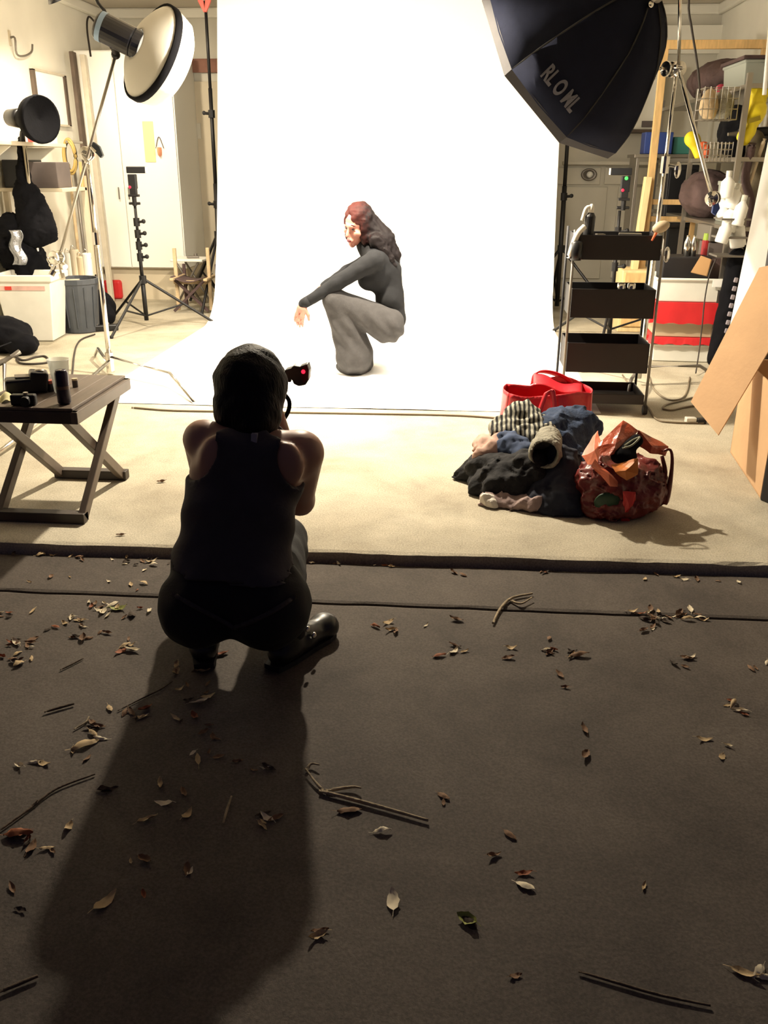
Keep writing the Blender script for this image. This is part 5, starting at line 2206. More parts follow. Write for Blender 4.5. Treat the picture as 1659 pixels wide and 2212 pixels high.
# basket hooked on the end of the shelving
bx_ = at(1535, 255, 7.25)
basket('wire_basket', 'grey wire basket hooked on the front end of the steel shelving', bx_.x, 7.12, at(1535, 262, 7.1).z, .24, .20, .22)
bz_ = at(1535, 262, 7.1).z + .013
for i, (dx, dy, m_, nm, lb) in enumerate(((-.06, 0, 'straw_tan', 'work_glove', 'tan work glove stuffed in the hooked wire basket'), (.05, .02, 'garment_grey', 'grey_rag', 'pale grey rag stuffed in the hooked wire basket'))):
    soft_bag(nm, lb, 'glove' if i == 0 else 'rag', bx_.x + dx, 7.12 + dy, bz_, (.055, .07, .10), m_, i + .3, .012, .006)
# yellow bag hanging from the top shelf
yb = at(1622, 250, 6.95)
yl = [rc(A(1640, 200, 6.98), A(1632, 245, 6.95), .05, .065), rc(A(1632, 245, 6.95), A(1612, 300, 6.93), .06, .035), el(A(1606, 296, 6.93), (.045, .03, .05)), rc(A(1655, 195, 7.0), A(1622, 196, 6.98), .035, .03)]
t = thing('yellow_bag', 'bright yellow plastic bag hanging at the right edge by the white board', 'bag', (yb.x, 6.95, A(1606, 310, 6.93)[2]))
soft('bag', wob(blend(yl, .03), .005, 40, .5), 'yellow_plastic', .010, parent=t)
bm = B()
cyl(bm, at(1650, 195, 6.98), (SXF + .02, 7.0, zsh[2]), .006)
mk('string', bm, 'cable_dark', parent=t)
bm = B()
c = at(1630, 258, 6.875)
box(bm, c, (.08, .004, .03), (0, -.3, 0))
mk('print', bm, mat('olive_print', (150, 132, 28), .6), parent=t)
# middle shelf: black tools, baskets, bins
yt = at(1500, 300, 7.6)
tp = [el(A(1494, 300, 8.15), (.06, .05, .06)), rc(A(1500, 305, 8.15), A(1510, 335, 8.15), .05, .04)]
t = thing('toy_blaster', 'yellow and orange plastic toy at the front of the middle shelf', 'toy', (A(1505, 345, 8.15)[0], 8.15, T2))
soft('body', blend(tp, .03), 'yellow_plastic', .010, parent=t)
bm = B()
tube(bm, [at(1508, 318, 8.1), at(1522, 314, 8.1), at(1526, 330, 8.1), at(1520, 340, 8.1)], .03, 8, 4)
mk('grip', bm, 'orange_plastic', parent=t, smooth=True)
resting('blue_box', 'dark blue toy box with an orange mark on the middle shelf behind the pine frame', 'box', 1.86, 9.35, at(1460, 332, 9.1).z, .26, .2, .19, 'blue_plastic')
resting('teal_box', 'teal storage box on the board behind the pine frame', 'box', 2.10, 9.40, at(1460, 332, 9.1).z, .18, .2, .15, 'teal_plastic')
bm = B()
box(bm, (1.95, 9.4, at(1460, 332, 9.1).z - .02), (.62, .4, .03))
box(bm, (1.68, 9.4, (at(1460, 332, 9.1).z - .03) / 2), (.03, .36, at(1460, 332, 9.1).z - .03))
mk('side_shelf', bm, 'steel', label='low steel side shelf carrying the blue and teal boxes', cat='shelf', bevel=.003)
soft_bag('black_tool_bag', 'black tool bag hanging open on the middle shelf beside the toy', 'bag', 2.14, 7.75, T2, (.12, .20, .19), 'black_cloth', 1.1)
t = thing('cordless_drill', 'black cordless drill on the middle shelf under the yellow bag', 'drill', (2.2, 7.6, T2))
bm = B()
cyl(bm, (2.10, 7.52, T2 + .17), (2.36, 7.55, T2 + .19), .035)
mk('motor', bm, 'black_plastic', parent=t, bevel=.004)
bm = B()
beam(bm, (2.30, 7.55, T2 + .17), (2.34, 7.56, T2 + .04), .04, .05, (0, 1, 0))
mk('handle', bm, 'black_plastic', parent=t, bevel=.006)
bm = B()
box(bm, (2.34, 7.56, T2 + .022), (.10, .08, .042))
mk('battery', bm, 'black_plastic', parent=t, bevel=.006)
bm = B()
cyl(bm, (2.02, 7.51, T2 + .165), (2.10, 7.52, T2 + .17), .012, .022)
mk('chuck', bm, 'steel', parent=t)
cbz = zsh[1] - .23
basket('wire_basket', 'small wire basket hung under the middle shelf next to the orange toy', at(1545, 340, 7.2).x, 7.16, at(1545, 352, 7.15).z, .16, .18, .14)
t = thing('clear_box', 'clear lidded box under the middle shelf at the right', 'box', (2.22, 7.5, T1 + .18))
bm = B()
opentop(bm, (2.24, 7.55, T1), .34, .36, .30, .006, 1.05, 0, rim=.006)
mk('tub', bm, 'clear_bin', parent=t, bevel=.008)
bm = B()
box(bm, (2.24, 7.55, T1 + .12), (.28, .3, .2))
mk('contents', bm, 'garment_grey', parent=t, bevel=.03)
soft_bag('black_bag', 'rounded black bag on the lower shelf behind the chrome boom end', 'bag', 2.10, 8.2, T1, (.22, .30, .19), 'brown_fabric', 2.0)
# white bottles and plastic bags bunched at the front of the lower shelf
bt2 = [(1572, 400, .045, .17), (1586, 425, .05, .16), (1560, 445, .04, .15), (1600, 455, .045, .2), (1578, 470, .05, .2), (1592, 500, .055, .22), (1566, 500, .045, .16)]
for i, (x, y, r, hh) in enumerate(bt2):
    p = at(x, y, 6.70 + .04 * (i % 3))
    pos = ['topmost', 'second from top', 'left', 'right', 'middle', 'lowest right', 'lowest left'][i]
    t = thing('white_bottle', pos + ' of the white plastic bottles bunched beside the chrome boom end', 'bottle', (p.x, p.y, p.z - hh / 2), 'white bottles at the shelving end')
    tilt = V((.25 * math.sin(i * 2.3), 0, 1))
    bm = B()
    lathe(bm, p - tilt.normalized() * hh / 2, tilt, [(0, 0), (r * .92, 0), (r, .012), (r, hh * .62), (r * .45, hh * .78), (r * .4, hh * .86), (0, hh * .86)], 18)
    mk('bottle', bm, 'foam_white', parent=t, smooth=True)
    bm = B()
    lathe(bm, p + tilt.normalized() * hh * .34, tilt, [(r * .45, 0), (r * .45, .035), (0, .037)], 14)
    mk('cap', bm, 'bin_white', parent=t)
# rack that holds those bottles
bm = B()
for k in range(3):
    zz = at(1580, (440, 480, 520)[k], 6.78).z - .1
    box(bm, (at(1582, 470, 6.78).x, 6.78, zz), (.20, .22, .012))
box(bm, (at(1582, 470, 6.86).x + .09, 6.86, .6), (.02, .02, 1.2))
mk('bottle_rack', bm, 'dull_steel', label='narrow steel rack holding the white bottles beside the shelving', cat='rack')
# hanging rope and straps in front of the shelving end
for i, (pts, m_, lb) in enumerate((([(1652, 300), (1640, 335), (1628, 370), (1615, 410), (1606, 440)], 'cream_plastic', 'pale rope hanging down at the right beside the white board'),
                                   ([(1625, 310), (1618, 345), (1610, 390), (1622, 440), (1612, 520)], 'brown_fabric', 'brown strap hanging at the right beside the white board'))):
    bm = B()
    tube(bm, [at(x, y, 6.9 + .03 * k) for k, (x, y) in enumerate(pts)], .014 if i == 0 else .03, 8, 5)
    mk('rope' if i == 0 else 'strap', bm, m_, label=lb, cat='rope' if i == 0 else 'strap', smooth=True)
bundle('camo_jacket', 'olive brown jacket hanging behind the white bottles at the right', 'jacket', [rc(A(1632, 300, 7.15), A(1618, 480, 7.15), .06, .10), rc(A(1618, 480, 7.15), A(1608, 540, 7.1), .10, .06)], mat('olive_cloth', (86, 76, 58), .9, var=.5, scale=9), seed=1.4)
# lower shelf odds: grey case, red and green cans, cardboard
resting('grey_case', 'grey slanted instrument case on the lower shelf', 'case', at(1555, 500, 7.45).x, 7.45, at(1555, 520, 7.4).z, .26, .3, .12, 'dull_steel', .01, .1)
bm = B()
box(bm, (at(1555, 520, 7.45).x, 7.45, at(1555, 522, 7.4).z / 2), (.24, .28, at(1555, 522, 7.4).z))
mk('small_cabinet', bm, 'taupe_box', label='brownish small cabinet under the grey slanted case', cat='cabinet', bevel=.008)
c = at(1524, 540, 7.35)
t = thing('spray_can', 'red spray can with a green cap in front of the dark case', 'can', (c.x, 7.35, at(1524, 556, 7.35).z))
zc_ = at(1524, 556, 7.35).z
bm = B()
cyl(bm, (c.x, 7.35, zc_), (c.x, 7.35, zc_ + .13), .034, seg=16)
mk('can', bm, mat('can_red', (148, 32, 34), .4), parent=t, bevel=.004)
bm = B()
cyl(bm, (c.x, 7.35, zc_ + .13), (c.x, 7.35, zc_ + .18), .030, .026, seg=16)
mk('cap', bm, mat('cap_green', (140, 164, 56), .5), parent=t)
bm = B()
box(bm, (c.x - .02, 7.42, zc_ / 2), (.30, .28, zc_ - .002))
mk('supply_box', bm, 'brown_fabric', label='dark supply box under the red spray can behind the white crate', cat='box', bevel=.006)
for i, x in enumerate((1484, 1498)):
    c = at(x, 535, 7.2)
    bm = B()
    lathe(bm, (c.x, 7.2, c.z - .08), (0, 0, 1), [(0, 0), (.024, 0), (.024, .12), (.012, .15), (.012, .17), (0, .17)], 14)
    mk('chrome_bottle', bm, 'chrome', label=('left' if i == 0 else 'right') + ' shiny bottle standing on the black case behind the white crate', cat='bottle', smooth=True)
bm = B()
zq = at(1490, 553, 7.2).z
box(bm, (at(1480, 560, 7.2).x, 7.25, zq / 2), (.36, .26, zq - .002))
mk('black_case', bm, 'cart_black', label='black case under the shiny bottles behind the white crate', cat='case', bevel=.01)
bm = B()
prism(bm, [at(x, y, 6.95) for x, y in ((1492, 588), (1514, 552), (1536, 560), (1526, 596))], (.02, .05, -.01))
mk('cardboard_piece', bm, mat('cardboard_bright', (214, 168, 116), .85), label='small tan cardboard piece sticking up behind the white crate', cat='cardboard')

# ---- stack of crates
ky = 6.95
c0 = gz(1470, 762)
kc = at(1480, 700, ky)
rzk = -.04


def crate(name, label, zb, h, w, d, m, top=1.08, x=0, rim=.012, lid=False, cat='crate'):
    bm = B()
    opentop(bm, (1.755 + x, 7.12, zb), w, d, h, .008, top, rzk, rim)
    return mk(name, bm, m, label=label, cat=cat, bevel=.008)


z1 = at(1480, 722, ky - .1).z
zz = [.002, .105, .155, .255, .36]
t = thing('white_crate', 'white plastic crate at the bottom of the stack beside the black cart', 'crate', (1.755, 7.12, 0))
bm = B()
opentop(bm, (1.755, 7.12, .003), .44, .38, .135, .008, 1.04, rzk, .010)
mk('tub', bm, 'bin_white', parent=t, bevel=.006)


def ruffled(name, label, zb, h, w, d, m, drop=.03):
    """lid with a wavy skirt"""
    t = thing(name, label, 'crate', (1.755, 7.12, zb))
    R = Matrix.Rotation(rzk, 3, 'Z')
    bm = B()
    n = 64
    ring_t, ring_b = [], []
    for i in range(n):
        a = i / n * 4
        k = int(a)
        f = a - k
        cs_ = ((-1, -1), (1, -1), (1, 1), (-1, 1))
        p, q = cs_[k], cs_[(k + 1) % 4]
        px, py = p[0] + (q[0] - p[0]) * f, p[1] + (q[1] - p[1]) * f
        wv_ = .006 * math.sin(i * 1.7)
        ring_t.append(bm.verts.new(V((1.755, 7.12, zb + h)) + R @ V((px * w / 2 * .93, py * d / 2 * .93, 0))))
        ring_b.append(bm.verts.new(V((1.755, 7.12, zb + wv_)) + R @ V((px * w / 2, py * d / 2, 0))))
    for i in range(n):
        j = (i + 1) % n
        bm.faces.new((ring_b[i], ring_b[j], ring_t[j], ring_t[i]))
    bm.faces.new(ring_t)
    mk('lid', bm, m, parent=t, bevel=.004)
    for s in (-1, 1):
        bm = B()
        box(bm, V((1.755, 7.12, zb + h * .5)) + R @ V((s * w / 2 * .98, 0, 0)), (.03, .12, .03), R)
        mk('latch', bm, m, parent=t, bevel=.004)
    return t


ruffled('red_lid', 'thin red wavy lid on the bottom white crate of the stack', .140, .05, .52, .46, 'red_plastic')  # wavy-edged lid of the bottom crate
t = thing('cream_crate', 'cream crate in the middle of the stack, between two red layers', 'crate', (1.755, 7.12, .192))
bm = B()
opentop(bm, (1.755, 7.12, .192), .45, .39, .115, .008, 1.05, rzk, .010)
mk('tub', bm, 'cream_plastic', parent=t, bevel=.006)
ruffled('red_crate', 'bright red crate directly under the top white crate of the stack', .300, .155, .58, .50, 'red_plastic')
t = thing('white_crate', 'open white plastic crate on top of the stack beside the black cart', 'crate', (1.755, 7.12, .457))
bm = B()
opentop(bm, (1.77, 7.10, .457), .50, .40, .175, .008, 1.10, rzk, .014)
mk('tub', bm, 'bin_white', parent=t, bevel=.008)
bm = B()
R = Matrix.Rotation(rzk, 3, 'Z')
box(bm, V((1.77, 7.10, .60)) + R @ V((.17, -.232, 0)), (.10, .006, .05), R)
mk('label', bm, 'foam_white', parent=t)
# dangling cord over the crates
bm = B()
tube(bm, [at(1546, 560, 6.75), at(1531, 600, 6.74), at(1522, 650, 6.72), at(1517, 700, 6.7), at(1510, 760, 6.66), gz(1503, 806, .02)], .005, 6, 5)
mk('dangling_cable', bm, 'cable_dark', label='thin dark cord hanging in front of the crate stack', cat='cable', smooth=True)
# ---- tall black bag with studded strip, standing in the corner
t = thing('tripod_bag', 'tall narrow black bag with a pale studded strip leaning by the white board', 'bag', (gz(1560, 765).x, 6.72, 0))
base_ = V((at(1554, 770, 6.72).x, 6.72, .02))
top_ = at(1594, 560, 6.78)
soft('bag', wob(blend([rc(np.array(base_) + [0, 0, .06], np.array(top_), .085, .075)], .02), .004, 30, .3), 'black_cloth', .012, parent=t)
for k in range(10):
    f = .12 + .078 * k
    p = base_.lerp(top_, f) + V((-.012, -.085, 0))
    bm = B()
    box(bm, p, (.028, .018, .035), (0, .17, 0))
    mk('stud', bm, mat('stud_grey', (150, 142, 150), .5), parent=t, bevel=.006)
bm = B()
tube(bm, [top_ + V((-.05, -.02, .03)), top_ + V((0, -.03, .11)), top_ + V((.06, -.02, .04))], .013, 8, 4)
mk('handle', bm, 'black_cloth', parent=t, smooth=True)
# ---- white foam board leaning at the right edge
fb_ = [at(1668, 255, 6.2), at(1565, 700, 6.0), at(1600, 820, 5.8), at(1720, 820, 5.8), at(1790, 255, 6.2)]
a0, a1 = at(1663, 285, 6.25), at(1571, 700, 5.95)
bm = B()
bl0 = V((at(1562, 742, 5.92).x, 5.92, .01))
tl0_ = a0 + (a0 - bl0) * .12
wv2 = V((.40, -.66, 0))
prism(bm, [bl0, tl0_, tl0_ + wv2, bl0 + wv2], V((.66, .40, 0)).normalized() * .02)
mk('foam_board', bm, 'foam_white', label='tall white foam board leaning at the right edge of the garage', cat='board', bevel=.002)
bm = B()
cyl(bm, at(1651, 205, 6.6), at(1664, 60, 6.6), .014)
mk('white_pole', bm, 'foam_white', label='short white pole end poking in above the yellow bag', cat='pole', smooth=True)
bm = B()
pb2 = at(1662, 560, 5.2)
box(bm, (pb2.x + .12, 5.2, pb2.z / 2 + .12), (.26, .05, pb2.z + .24))
mk('dark_panel', bm, 'cart_brown', label='dark upright panel behind the cardboard flap at the right edge', cat='panel', bevel=.004)  # plain dark panel standing upright

# ---- big cardboard box with a leaning flap
cbx = thing('cardboard_box', 'large cardboard box at the right edge with a wide flap folded out', 'cardboard box', (1.75, 4.3, 0))
g0, g1 = gz(1577, 978), gz(1642, 1078)
u1 = (g1 - g0)
u1.z = 0
u2 = V((-u1.y, u1.x, 0)).normalized()
if u2.x < 0:
    u2 = -u2
BH = at(1590, 800, g0.y).z + .06


def slab4(p, q, z0, z1, th):
    bm = B()
    n = V((-(q - p).y, (q - p).x, 0)).normalized()
    prism(bm, [V((p.x, p.y, z0)), V((q.x, q.y, z0)), V((q.x, q.y, z1)), V((p.x, p.y, z1))], n * th)
    return bm


g2, g3 = g1 + u2 * .62, g0 + u2 * .62
for p, q in ((g0, g1), (g1, g2), (g2, g3), (g3, g0)):
    mk('side', slab4(p, q, .006, BH, .006), 'cardboard', parent=cbx)
bm = B()
prism(bm, [V((g.x, g.y, .003)) for g in (g0, g1, g2, g3)], (0, 0, .006))
mk('bottom', bm, 'cardboard', parent=cbx)
# the wide sheet leaning out over the box
f_t, f_l, f_b = at(1640, 578, 4.55), at(1492, 868, 4.35), at(1551, 940, 4.12)
f_r = f_t + (f_b - f_l) * 3.0
fe_ = f_b.lerp(f_r, 1.0)
bm = B()
nrm = (f_l - f_t).cross(f_b - f_l).normalized()
pts = [f_t, f_l, f_b, at(1659, 760, 3.98), at(1760, 560, 4.0), at(1720, 560, 4.5)]
# keep the sheet planar: push the free corners onto its plane
pl = []
for p in pts:
    r = (p - CAM).normalized()
    t_ = (f_l - CAM).dot(nrm) / r.dot(nrm)
    pl.append(CAM + r * t_)
prism(bm, pl, nrm * (-.006 if nrm.dot(CAM - f_l) > 0 else .006))
bmesh.ops.subdivide_edges(bm, edges=bm.edges, cuts=0)
mk('flap', bm, 'cardboard', parent=cbx)
bm = B()
c = gz(1650, 1080)
box(bm, (c.x + .16, c.y - .02, .18), (.3, .2, .36), (0, 0, .5))
mk('dark_crate', bm, 'cart_black', label='dark crate beside the cardboard box at the right edge', cat='crate', bevel=.006)

# ---- clothes heap, tote and bags on the slab
def heap(name, label, prims, m, h=.010, amp=.009, fq=34, seed=0., k=.04, cat='garment', extra=()):
    return soft(name, cut(wob(blend(prims, k), amp, fq, seed, .5), half((0, 0, 1), (0, 0, .003)), *extra), m, h, label=label, cat=cat)


tp_ = [(1092, 900), (1100, 828), (1148, 822), (1156, 803), (1200, 806), (1222, 816), (1275, 838), (1272, 900)]
rt0 = V((at(1185, 880, 4.62).x, 4.62, 0))
tote = thing('red_tote_bag', 'glossy red tote bag standing behind the clothes heap', 'bag', rt0)
xl0, xr0 = at(1094, 900, 4.5).x, at(1275, 900, 4.5).x
zt0 = at(1180, 852, 4.5).z
zt1 = at(1180, 834, 4.78).z


def totef(u, v, back=False):
    x = xl0 + (xr0 - xl0) * u
    sag = .02 * math.sin(u * 9) * v
    y = 4.50 + .03 * math.sin(u * math.pi) * -1 + .02 * math.sin(u * 11 + v * 4) * (1 if not back else .6)
    if back:
        y = 4.78 + .02 * math.sin(u * 7 + 2 * v)
    z = (zt1 + .05 * max(0, math.sin((u - .3) * 4.2)) if back else zt0 - .015 * math.sin(u * 6)) * v
    return V((x + sag * .3 + (.012 - .03 * v) * (u - .5), y, z + .004))


for nm, bk in (('front_panel', False), ('back_panel', True)):
    bm = B()
    sheet(bm, lambda u, v: totef(u, v, bk), 20, 12)
    mk(nm, bm, 'red_tote', parent=tote, smooth=True, solid=.005)
for u in (0., 1.):
    bm = B()
    sheet(bm, lambda s, v: totef(u, v, False).lerp(totef(u, v, True), s) + V(((u - .5) * .05 * math.sin(math.pi * s), 0, 0)), 8, 12)
    mk('side_panel', bm, 'red_tote', parent=tote, smooth=True, solid=.005)
bm = B()
sheet(bm, lambda s, v: totef(v, 0, False).lerp(totef(v, 0, True), s), 4, 12)
mk('base', bm, 'red_tote', parent=tote, solid=.004)
for y0_, pts in ((4.44, ((1160, 900), (1176, 858), (1182, 848), (1192, 850), (1198, 900))), (4.80, ((1150, 830), (1158, 806), (1190, 806), (1225, 822), (1235, 840)))):
    bm = B()
    ps = smooth_pts([at(x, y, y0_) for x, y in pts], 6)
    for i in range(len(ps) - 1):
        pass
    va = [bm.verts.new(p + V((-.010, 0, -.004))) for p in ps]
    vb = [bm.verts.new(p + V((.014, -.012, .012))) for p in ps]
    for i in range(len(ps) - 1):
        bm.faces.new((va[i], va[i + 1], vb[i + 1], vb[i]))
    mk('handle', bm, 'red_tote', parent=tote, smooth=True, solid=.008)
bm = B()
sheet(bm, lambda u, v: at(1152 + 105 * u, 808 + 26 * u + 24 * v * (1 - .25 * u), 4.79 - .22 * v) + V((0, 0, .01 * math.sin(u * 8))), 14, 6)
mk('flap', bm, 'red_tote', parent=tote, smooth=True, solid=.005)
# blue denim behind
heap('denim_jacket', 'dark blue denim jacket slumped between the red tote and the orange bag', [rc(A(1205, 925, 4.15), A(1225, 1060, 3.92), .10, .13), el(A(1235, 925, 4.2), (.13, .10, .10)), el(A(1180, 945, 4.05), (.10, .1, .10)), el(A(1200, 1070, 3.85), (.14, .13, .10)), el(A(1262, 915, 4.22), (.06, .07, .05))], 'denim_blue', seed=.8, amp=.012, fq=24)
heap('black_trousers', 'black trousers sprawled over the left front of the clothes heap', [rc(A(1045, 1015, 3.95), A(1150, 1020, 3.80), .075, .10), rc(A(1000, 1028, 4.02), A(1050, 1005, 3.98), .032, .06), el(A(1110, 1040, 3.82), (.15, .14, .09)), el(A(1060, 1050, 3.85), (.10, .10, .07)), rc(A(985, 1035, 4.05), A(1010, 1030, 4.02), .014, .03)], 'garment_black', seed=.2, amp=.011, fq=28)
heap('navy_coat', 'very dark navy coat hanging down the right of the clothes heap', [rc(A(1210, 1010, 3.82), A(1215, 1095, 3.66), .10, .10), el(A(1225, 1090, 3.68), (.12, .10, .08)), el(A(1175, 1080, 3.70), (.09, .09, .08))], mat('garment_navy', (26, 30, 46), .9, var=.2, scale=14), seed=1.9, amp=.012, fq=26)
heap('grey_blouse', 'mauve grey blouse poking out under the black trousers', [el(A(1095, 1090, 3.70), (.12, .07, .055)), el(A(1150, 1088, 3.66), (.07, .06, .045)), el(A(1060, 1082, 3.74), (.05, .06, .04))], 'garment_mauve', seed=.6, amp=.010, fq=40, k=.03)
heap('white_lace', 'white lace scrap at the lower left of the clothes heap', [el(A(1052, 1078, 3.685), (.035, .03, .03)), el(A(1064, 1090, 3.665), (.03, .03, .025))], mat('garment_white', (226, 218, 206), .9, bump=.4), h=.007, amp=.004, fq=70, k=.02)
heap('pink_cardigan', 'dusty pink cardigan on the left shoulder of the clothes heap', [rc(A(1038, 985, 3.96), A(1090, 958, 4.0), .045, .055), el(A(1050, 960, 4.05), (.06, .06, .045))], 'garment_pink', seed=1.1, amp=.008, fq=40, k=.03)
heap('blue_jeans', 'faded blue jeans bunched in the middle of the clothes heap', [el(A(1110, 965, 3.97), (.09, .07, .06)), rc(A(1095, 955, 4.0), A(1135, 980, 3.88), .05, .05)], mat('denim_mid', (62, 76, 106), .9, var=.3, scale=30), seed=1.3, amp=.008, fq=40)
heap('striped_sweater', 'black and grey striped knit on top of the clothes heap', [rc(A(1085, 925, 4.10), A(1130, 895, 4.14), .055, .06), rc(A(1130, 895, 4.14), A(1180, 935, 4.02), .058, .055), el(A(1135, 930, 4.06), (.11, .08, .055)), rc(A(1075, 935, 4.06), A(1150, 950, 3.96), .035, .04)], 'stripe_knit', seed=.4, amp=.008, fq=44)
# grey cuff opening like a tube
c0_, c1_ = A(1178, 965, 3.93), A(1172, 1010, 3.80)
cuff_out = blend([rc(A(1185, 955, 3.95), A(1170, 1005, 3.79), .062, .070)], .02)
heap('grey_sleeve', 'thick grey sleeve with an open cuff facing us on the clothes heap', [rc(A(1186, 945, 3.96), A(1178, 978, 3.76), .055, .074)], 'garment_grey', h=.007, amp=.0035, fq=60, extra=(rc(A(1178, 972, 3.80), A(1172, 1000, 3.58), .050, .066),))
bm = B()
ball(bm, A(1205, 947, 3.86), (.007, .006, .007), seg=8)
mk('metal_button', bm, 'chrome', label='tiny shiny metal button catching light on the heap', cat='button', smooth=True)
# orange shopping bag
oy = 3.68
ob = thing('orange_bag', 'crumpled orange and maroon plastic shopping bag beside the clothes heap', 'bag', (at(1335, 1120, oy).x, oy, 0))
main = [el(A(1325, 1045, oy), (.165, .14, .13)), el(A(1330, 1085, oy - .02), (.150, .13, .09)), el(A(1385, 1050, oy + .02), (.11, .12, .12)), el(A(1300, 1090, oy - .04), (.10, .10, .08))]
soft('bag', cut(wob(blend(main, .04), .009, 38, .5, .8), half((0, 0, 1), (0, 0, .003)), el(A(1345, 985, oy - .03), (.085, .10, .06))), 'maroon_film', .009, parent=ob)


def film(name, pts, m, th=.003, lift=0, par=ob):
    bm = B()
    ps = [at(x, y, Y) for x, y, Y in pts]
    c = sum(ps, V()) / len(ps)
    vs = []
    cv = bm.verts.new(c + V((0, -.025, .01)))
    for p in ps:
        vs.append(bm.verts.new(p))
    for i in range(len(vs)):
        bm.faces.new((cv, vs[i], vs[(i + 1) % len(vs)]))
    bmesh.ops.subdivide_edges(bm, edges=bm.edges[:], cuts=3, use_grid_fill=True)
    for v in bm.verts:
        v.co += V((mnoise.noise(v.co * 16), mnoise.noise(v.co * 16 + V((5, 0, 0))), mnoise.noise(v.co * 16 + V((0, 7, 0))))) * .010
    return mk(name, bm, m, parent=par, smooth=False, solid=th)


film('top_fold', [(1288, 965, oy - .06), (1345, 906, oy + .05), (1380, 932, oy + .03), (1338, 975, oy - .08), (1318, 985, oy - .12), (1296, 985, oy - .10)], 'orange_film')
film('back_fold', [(1380, 930, oy + .03), (1440, 965, oy + .04), (1435, 985, oy + .02), (1405, 978, oy - .02), (1370, 960, oy)], 'orange_film')
film('left_fold', [(1258, 985, oy - .05), (1290, 930, oy + .03), (1300, 955, oy - .04), (1290, 1000, oy - .13), (1268, 1002, oy - .10)], mat('orange_light', (222, 122, 88), .35, var=.3, scale=12))
film('front_fold', [(1322, 1005, oy - .13), (1378, 988, oy - .13), (1378, 1025, oy - .16), (1355, 1040, oy - .17), (1330, 1020, oy - .16)], 'amber_film')
film('lower_fold', [(1282, 990, oy - .13), (1335, 1040, oy - .17), (1335, 1052, oy - .17), (1318, 1050, oy - .17), (1275, 1005, oy - .12)], mat('coral_film', (206, 104, 74), .35, var=.3, scale=12))
film('side_print', [(1345, 1062, oy - .165), (1372, 1062, oy - .160), (1360, 1130, oy - .12), (1340, 1132, oy - .12)], 'red_plastic')
bm = B()
ball(bm, A(1312, 1085, oy - .135), (.056, .016, .050), (.25, 0, 0), 16)
mk('green_print', bm, 'green_print', parent=ob, smooth=True)
for k, (pts, r_) in enumerate((((1438, 972), (1452, 985), (1450, 1040), (1440, 1075), (1432, 1085), (1430, 1060), (1438, 1020), (1432, 985)), .008),) if False else []:
    pass
bm = B()
tube(bm, [A(1430, 975, oy), A(1448, 972, oy - .01), A(1452, 1000, oy - .02), A(1446, 1050, oy - .02), A(1436, 1086, oy - .02), A(1432, 1062, oy - .02), A(1437, 1020, oy - .01), A(1430, 985, oy)], [.006, .006, .008, .014, .014, .010, .008], 8, 4)
mk('handle', bm, 'maroon_film', parent=ob, smooth=True)
t = thing('toiletry_pouch', 'black pouch with a pale cord lying in the mouth of the orange bag', 'pouch', (at(1350, 985, oy - .05).x, oy - .05, at(1350, 990, oy - .05).z))
soft('pouch', blend([rc(A(1335, 985, oy - .08), A(1375, 952, oy - .02), .030, .028), el(A(1350, 985, oy - .07), (.05, .05, .03))], .02), 'black_cloth', .008, parent=t)
bm = B()
tube(bm, [A(1345, 968, oy - .12), A(1365, 962, oy - .11), A(1382, 945, oy - .08), A(1368, 950, oy - .06), A(1350, 962, oy - .1)], .004, 6, 5)
mk('cord', bm, mat('cord_sage', (150, 152, 130), .8), parent=t, smooth=True)

# ---- cables and an adapter on the right floor
cable('power_cable', 'tan cable looping on the floor to the right of the black cart', [(1345, 810), (1372, 850), (1400, 880), (1418, 905), (1450, 912), (1520, 914)], .006, 'cable_tan')
cable('power_cable', 'tan cable hanging in a curve between the cart and the cardboard flap', [(1402, 812), (1412, 840), (1440, 862), (1470, 862), (1484, 845), (1490, 815)], .006, 'cable_tan')
cable('power_cable', 'tan cable loop lying next to the cardboard flap', [(1500, 858), (1470, 866), (1440, 874), (1432, 882), (1450, 886), (1478, 880), (1505, 876)], .006, 'cable_tan')
c = gz(1500, 914)
t = thing('power_adapter', 'white and black power adapter lying on the floor near the cardboard box', 'adapter', c)
bm = B()
box(bm, c + V((-.025, 0, .018)), (.06, .045, .034), (0, 0, .1))
mk('block', bm, 'bin_white', parent=t, bevel=.005)
bm = B()
box(bm, c + V((.035, -.004, .016)), (.055, .04, .03), (0, 0, .1))
mk('plug', bm, 'rubber_black', parent=t, bevel=.005)
# hanging cable at the top right
bm = B()
tube(bm, [V((at(1488, 0, 7.0).x, 7.0, ZC - .1)), at(1488, 0, 7.0), at(1494, 60, 7.0), at(1502, 110, 7.0), at(1509, 160, 7.05), at(1512, 200, 7.2)], .008, 6, 5)
mk('hanging_cable', bm, 'cable_dark', label='dark cable hanging from the ceiling in front of the pine frame', cat='cable', smooth=True)
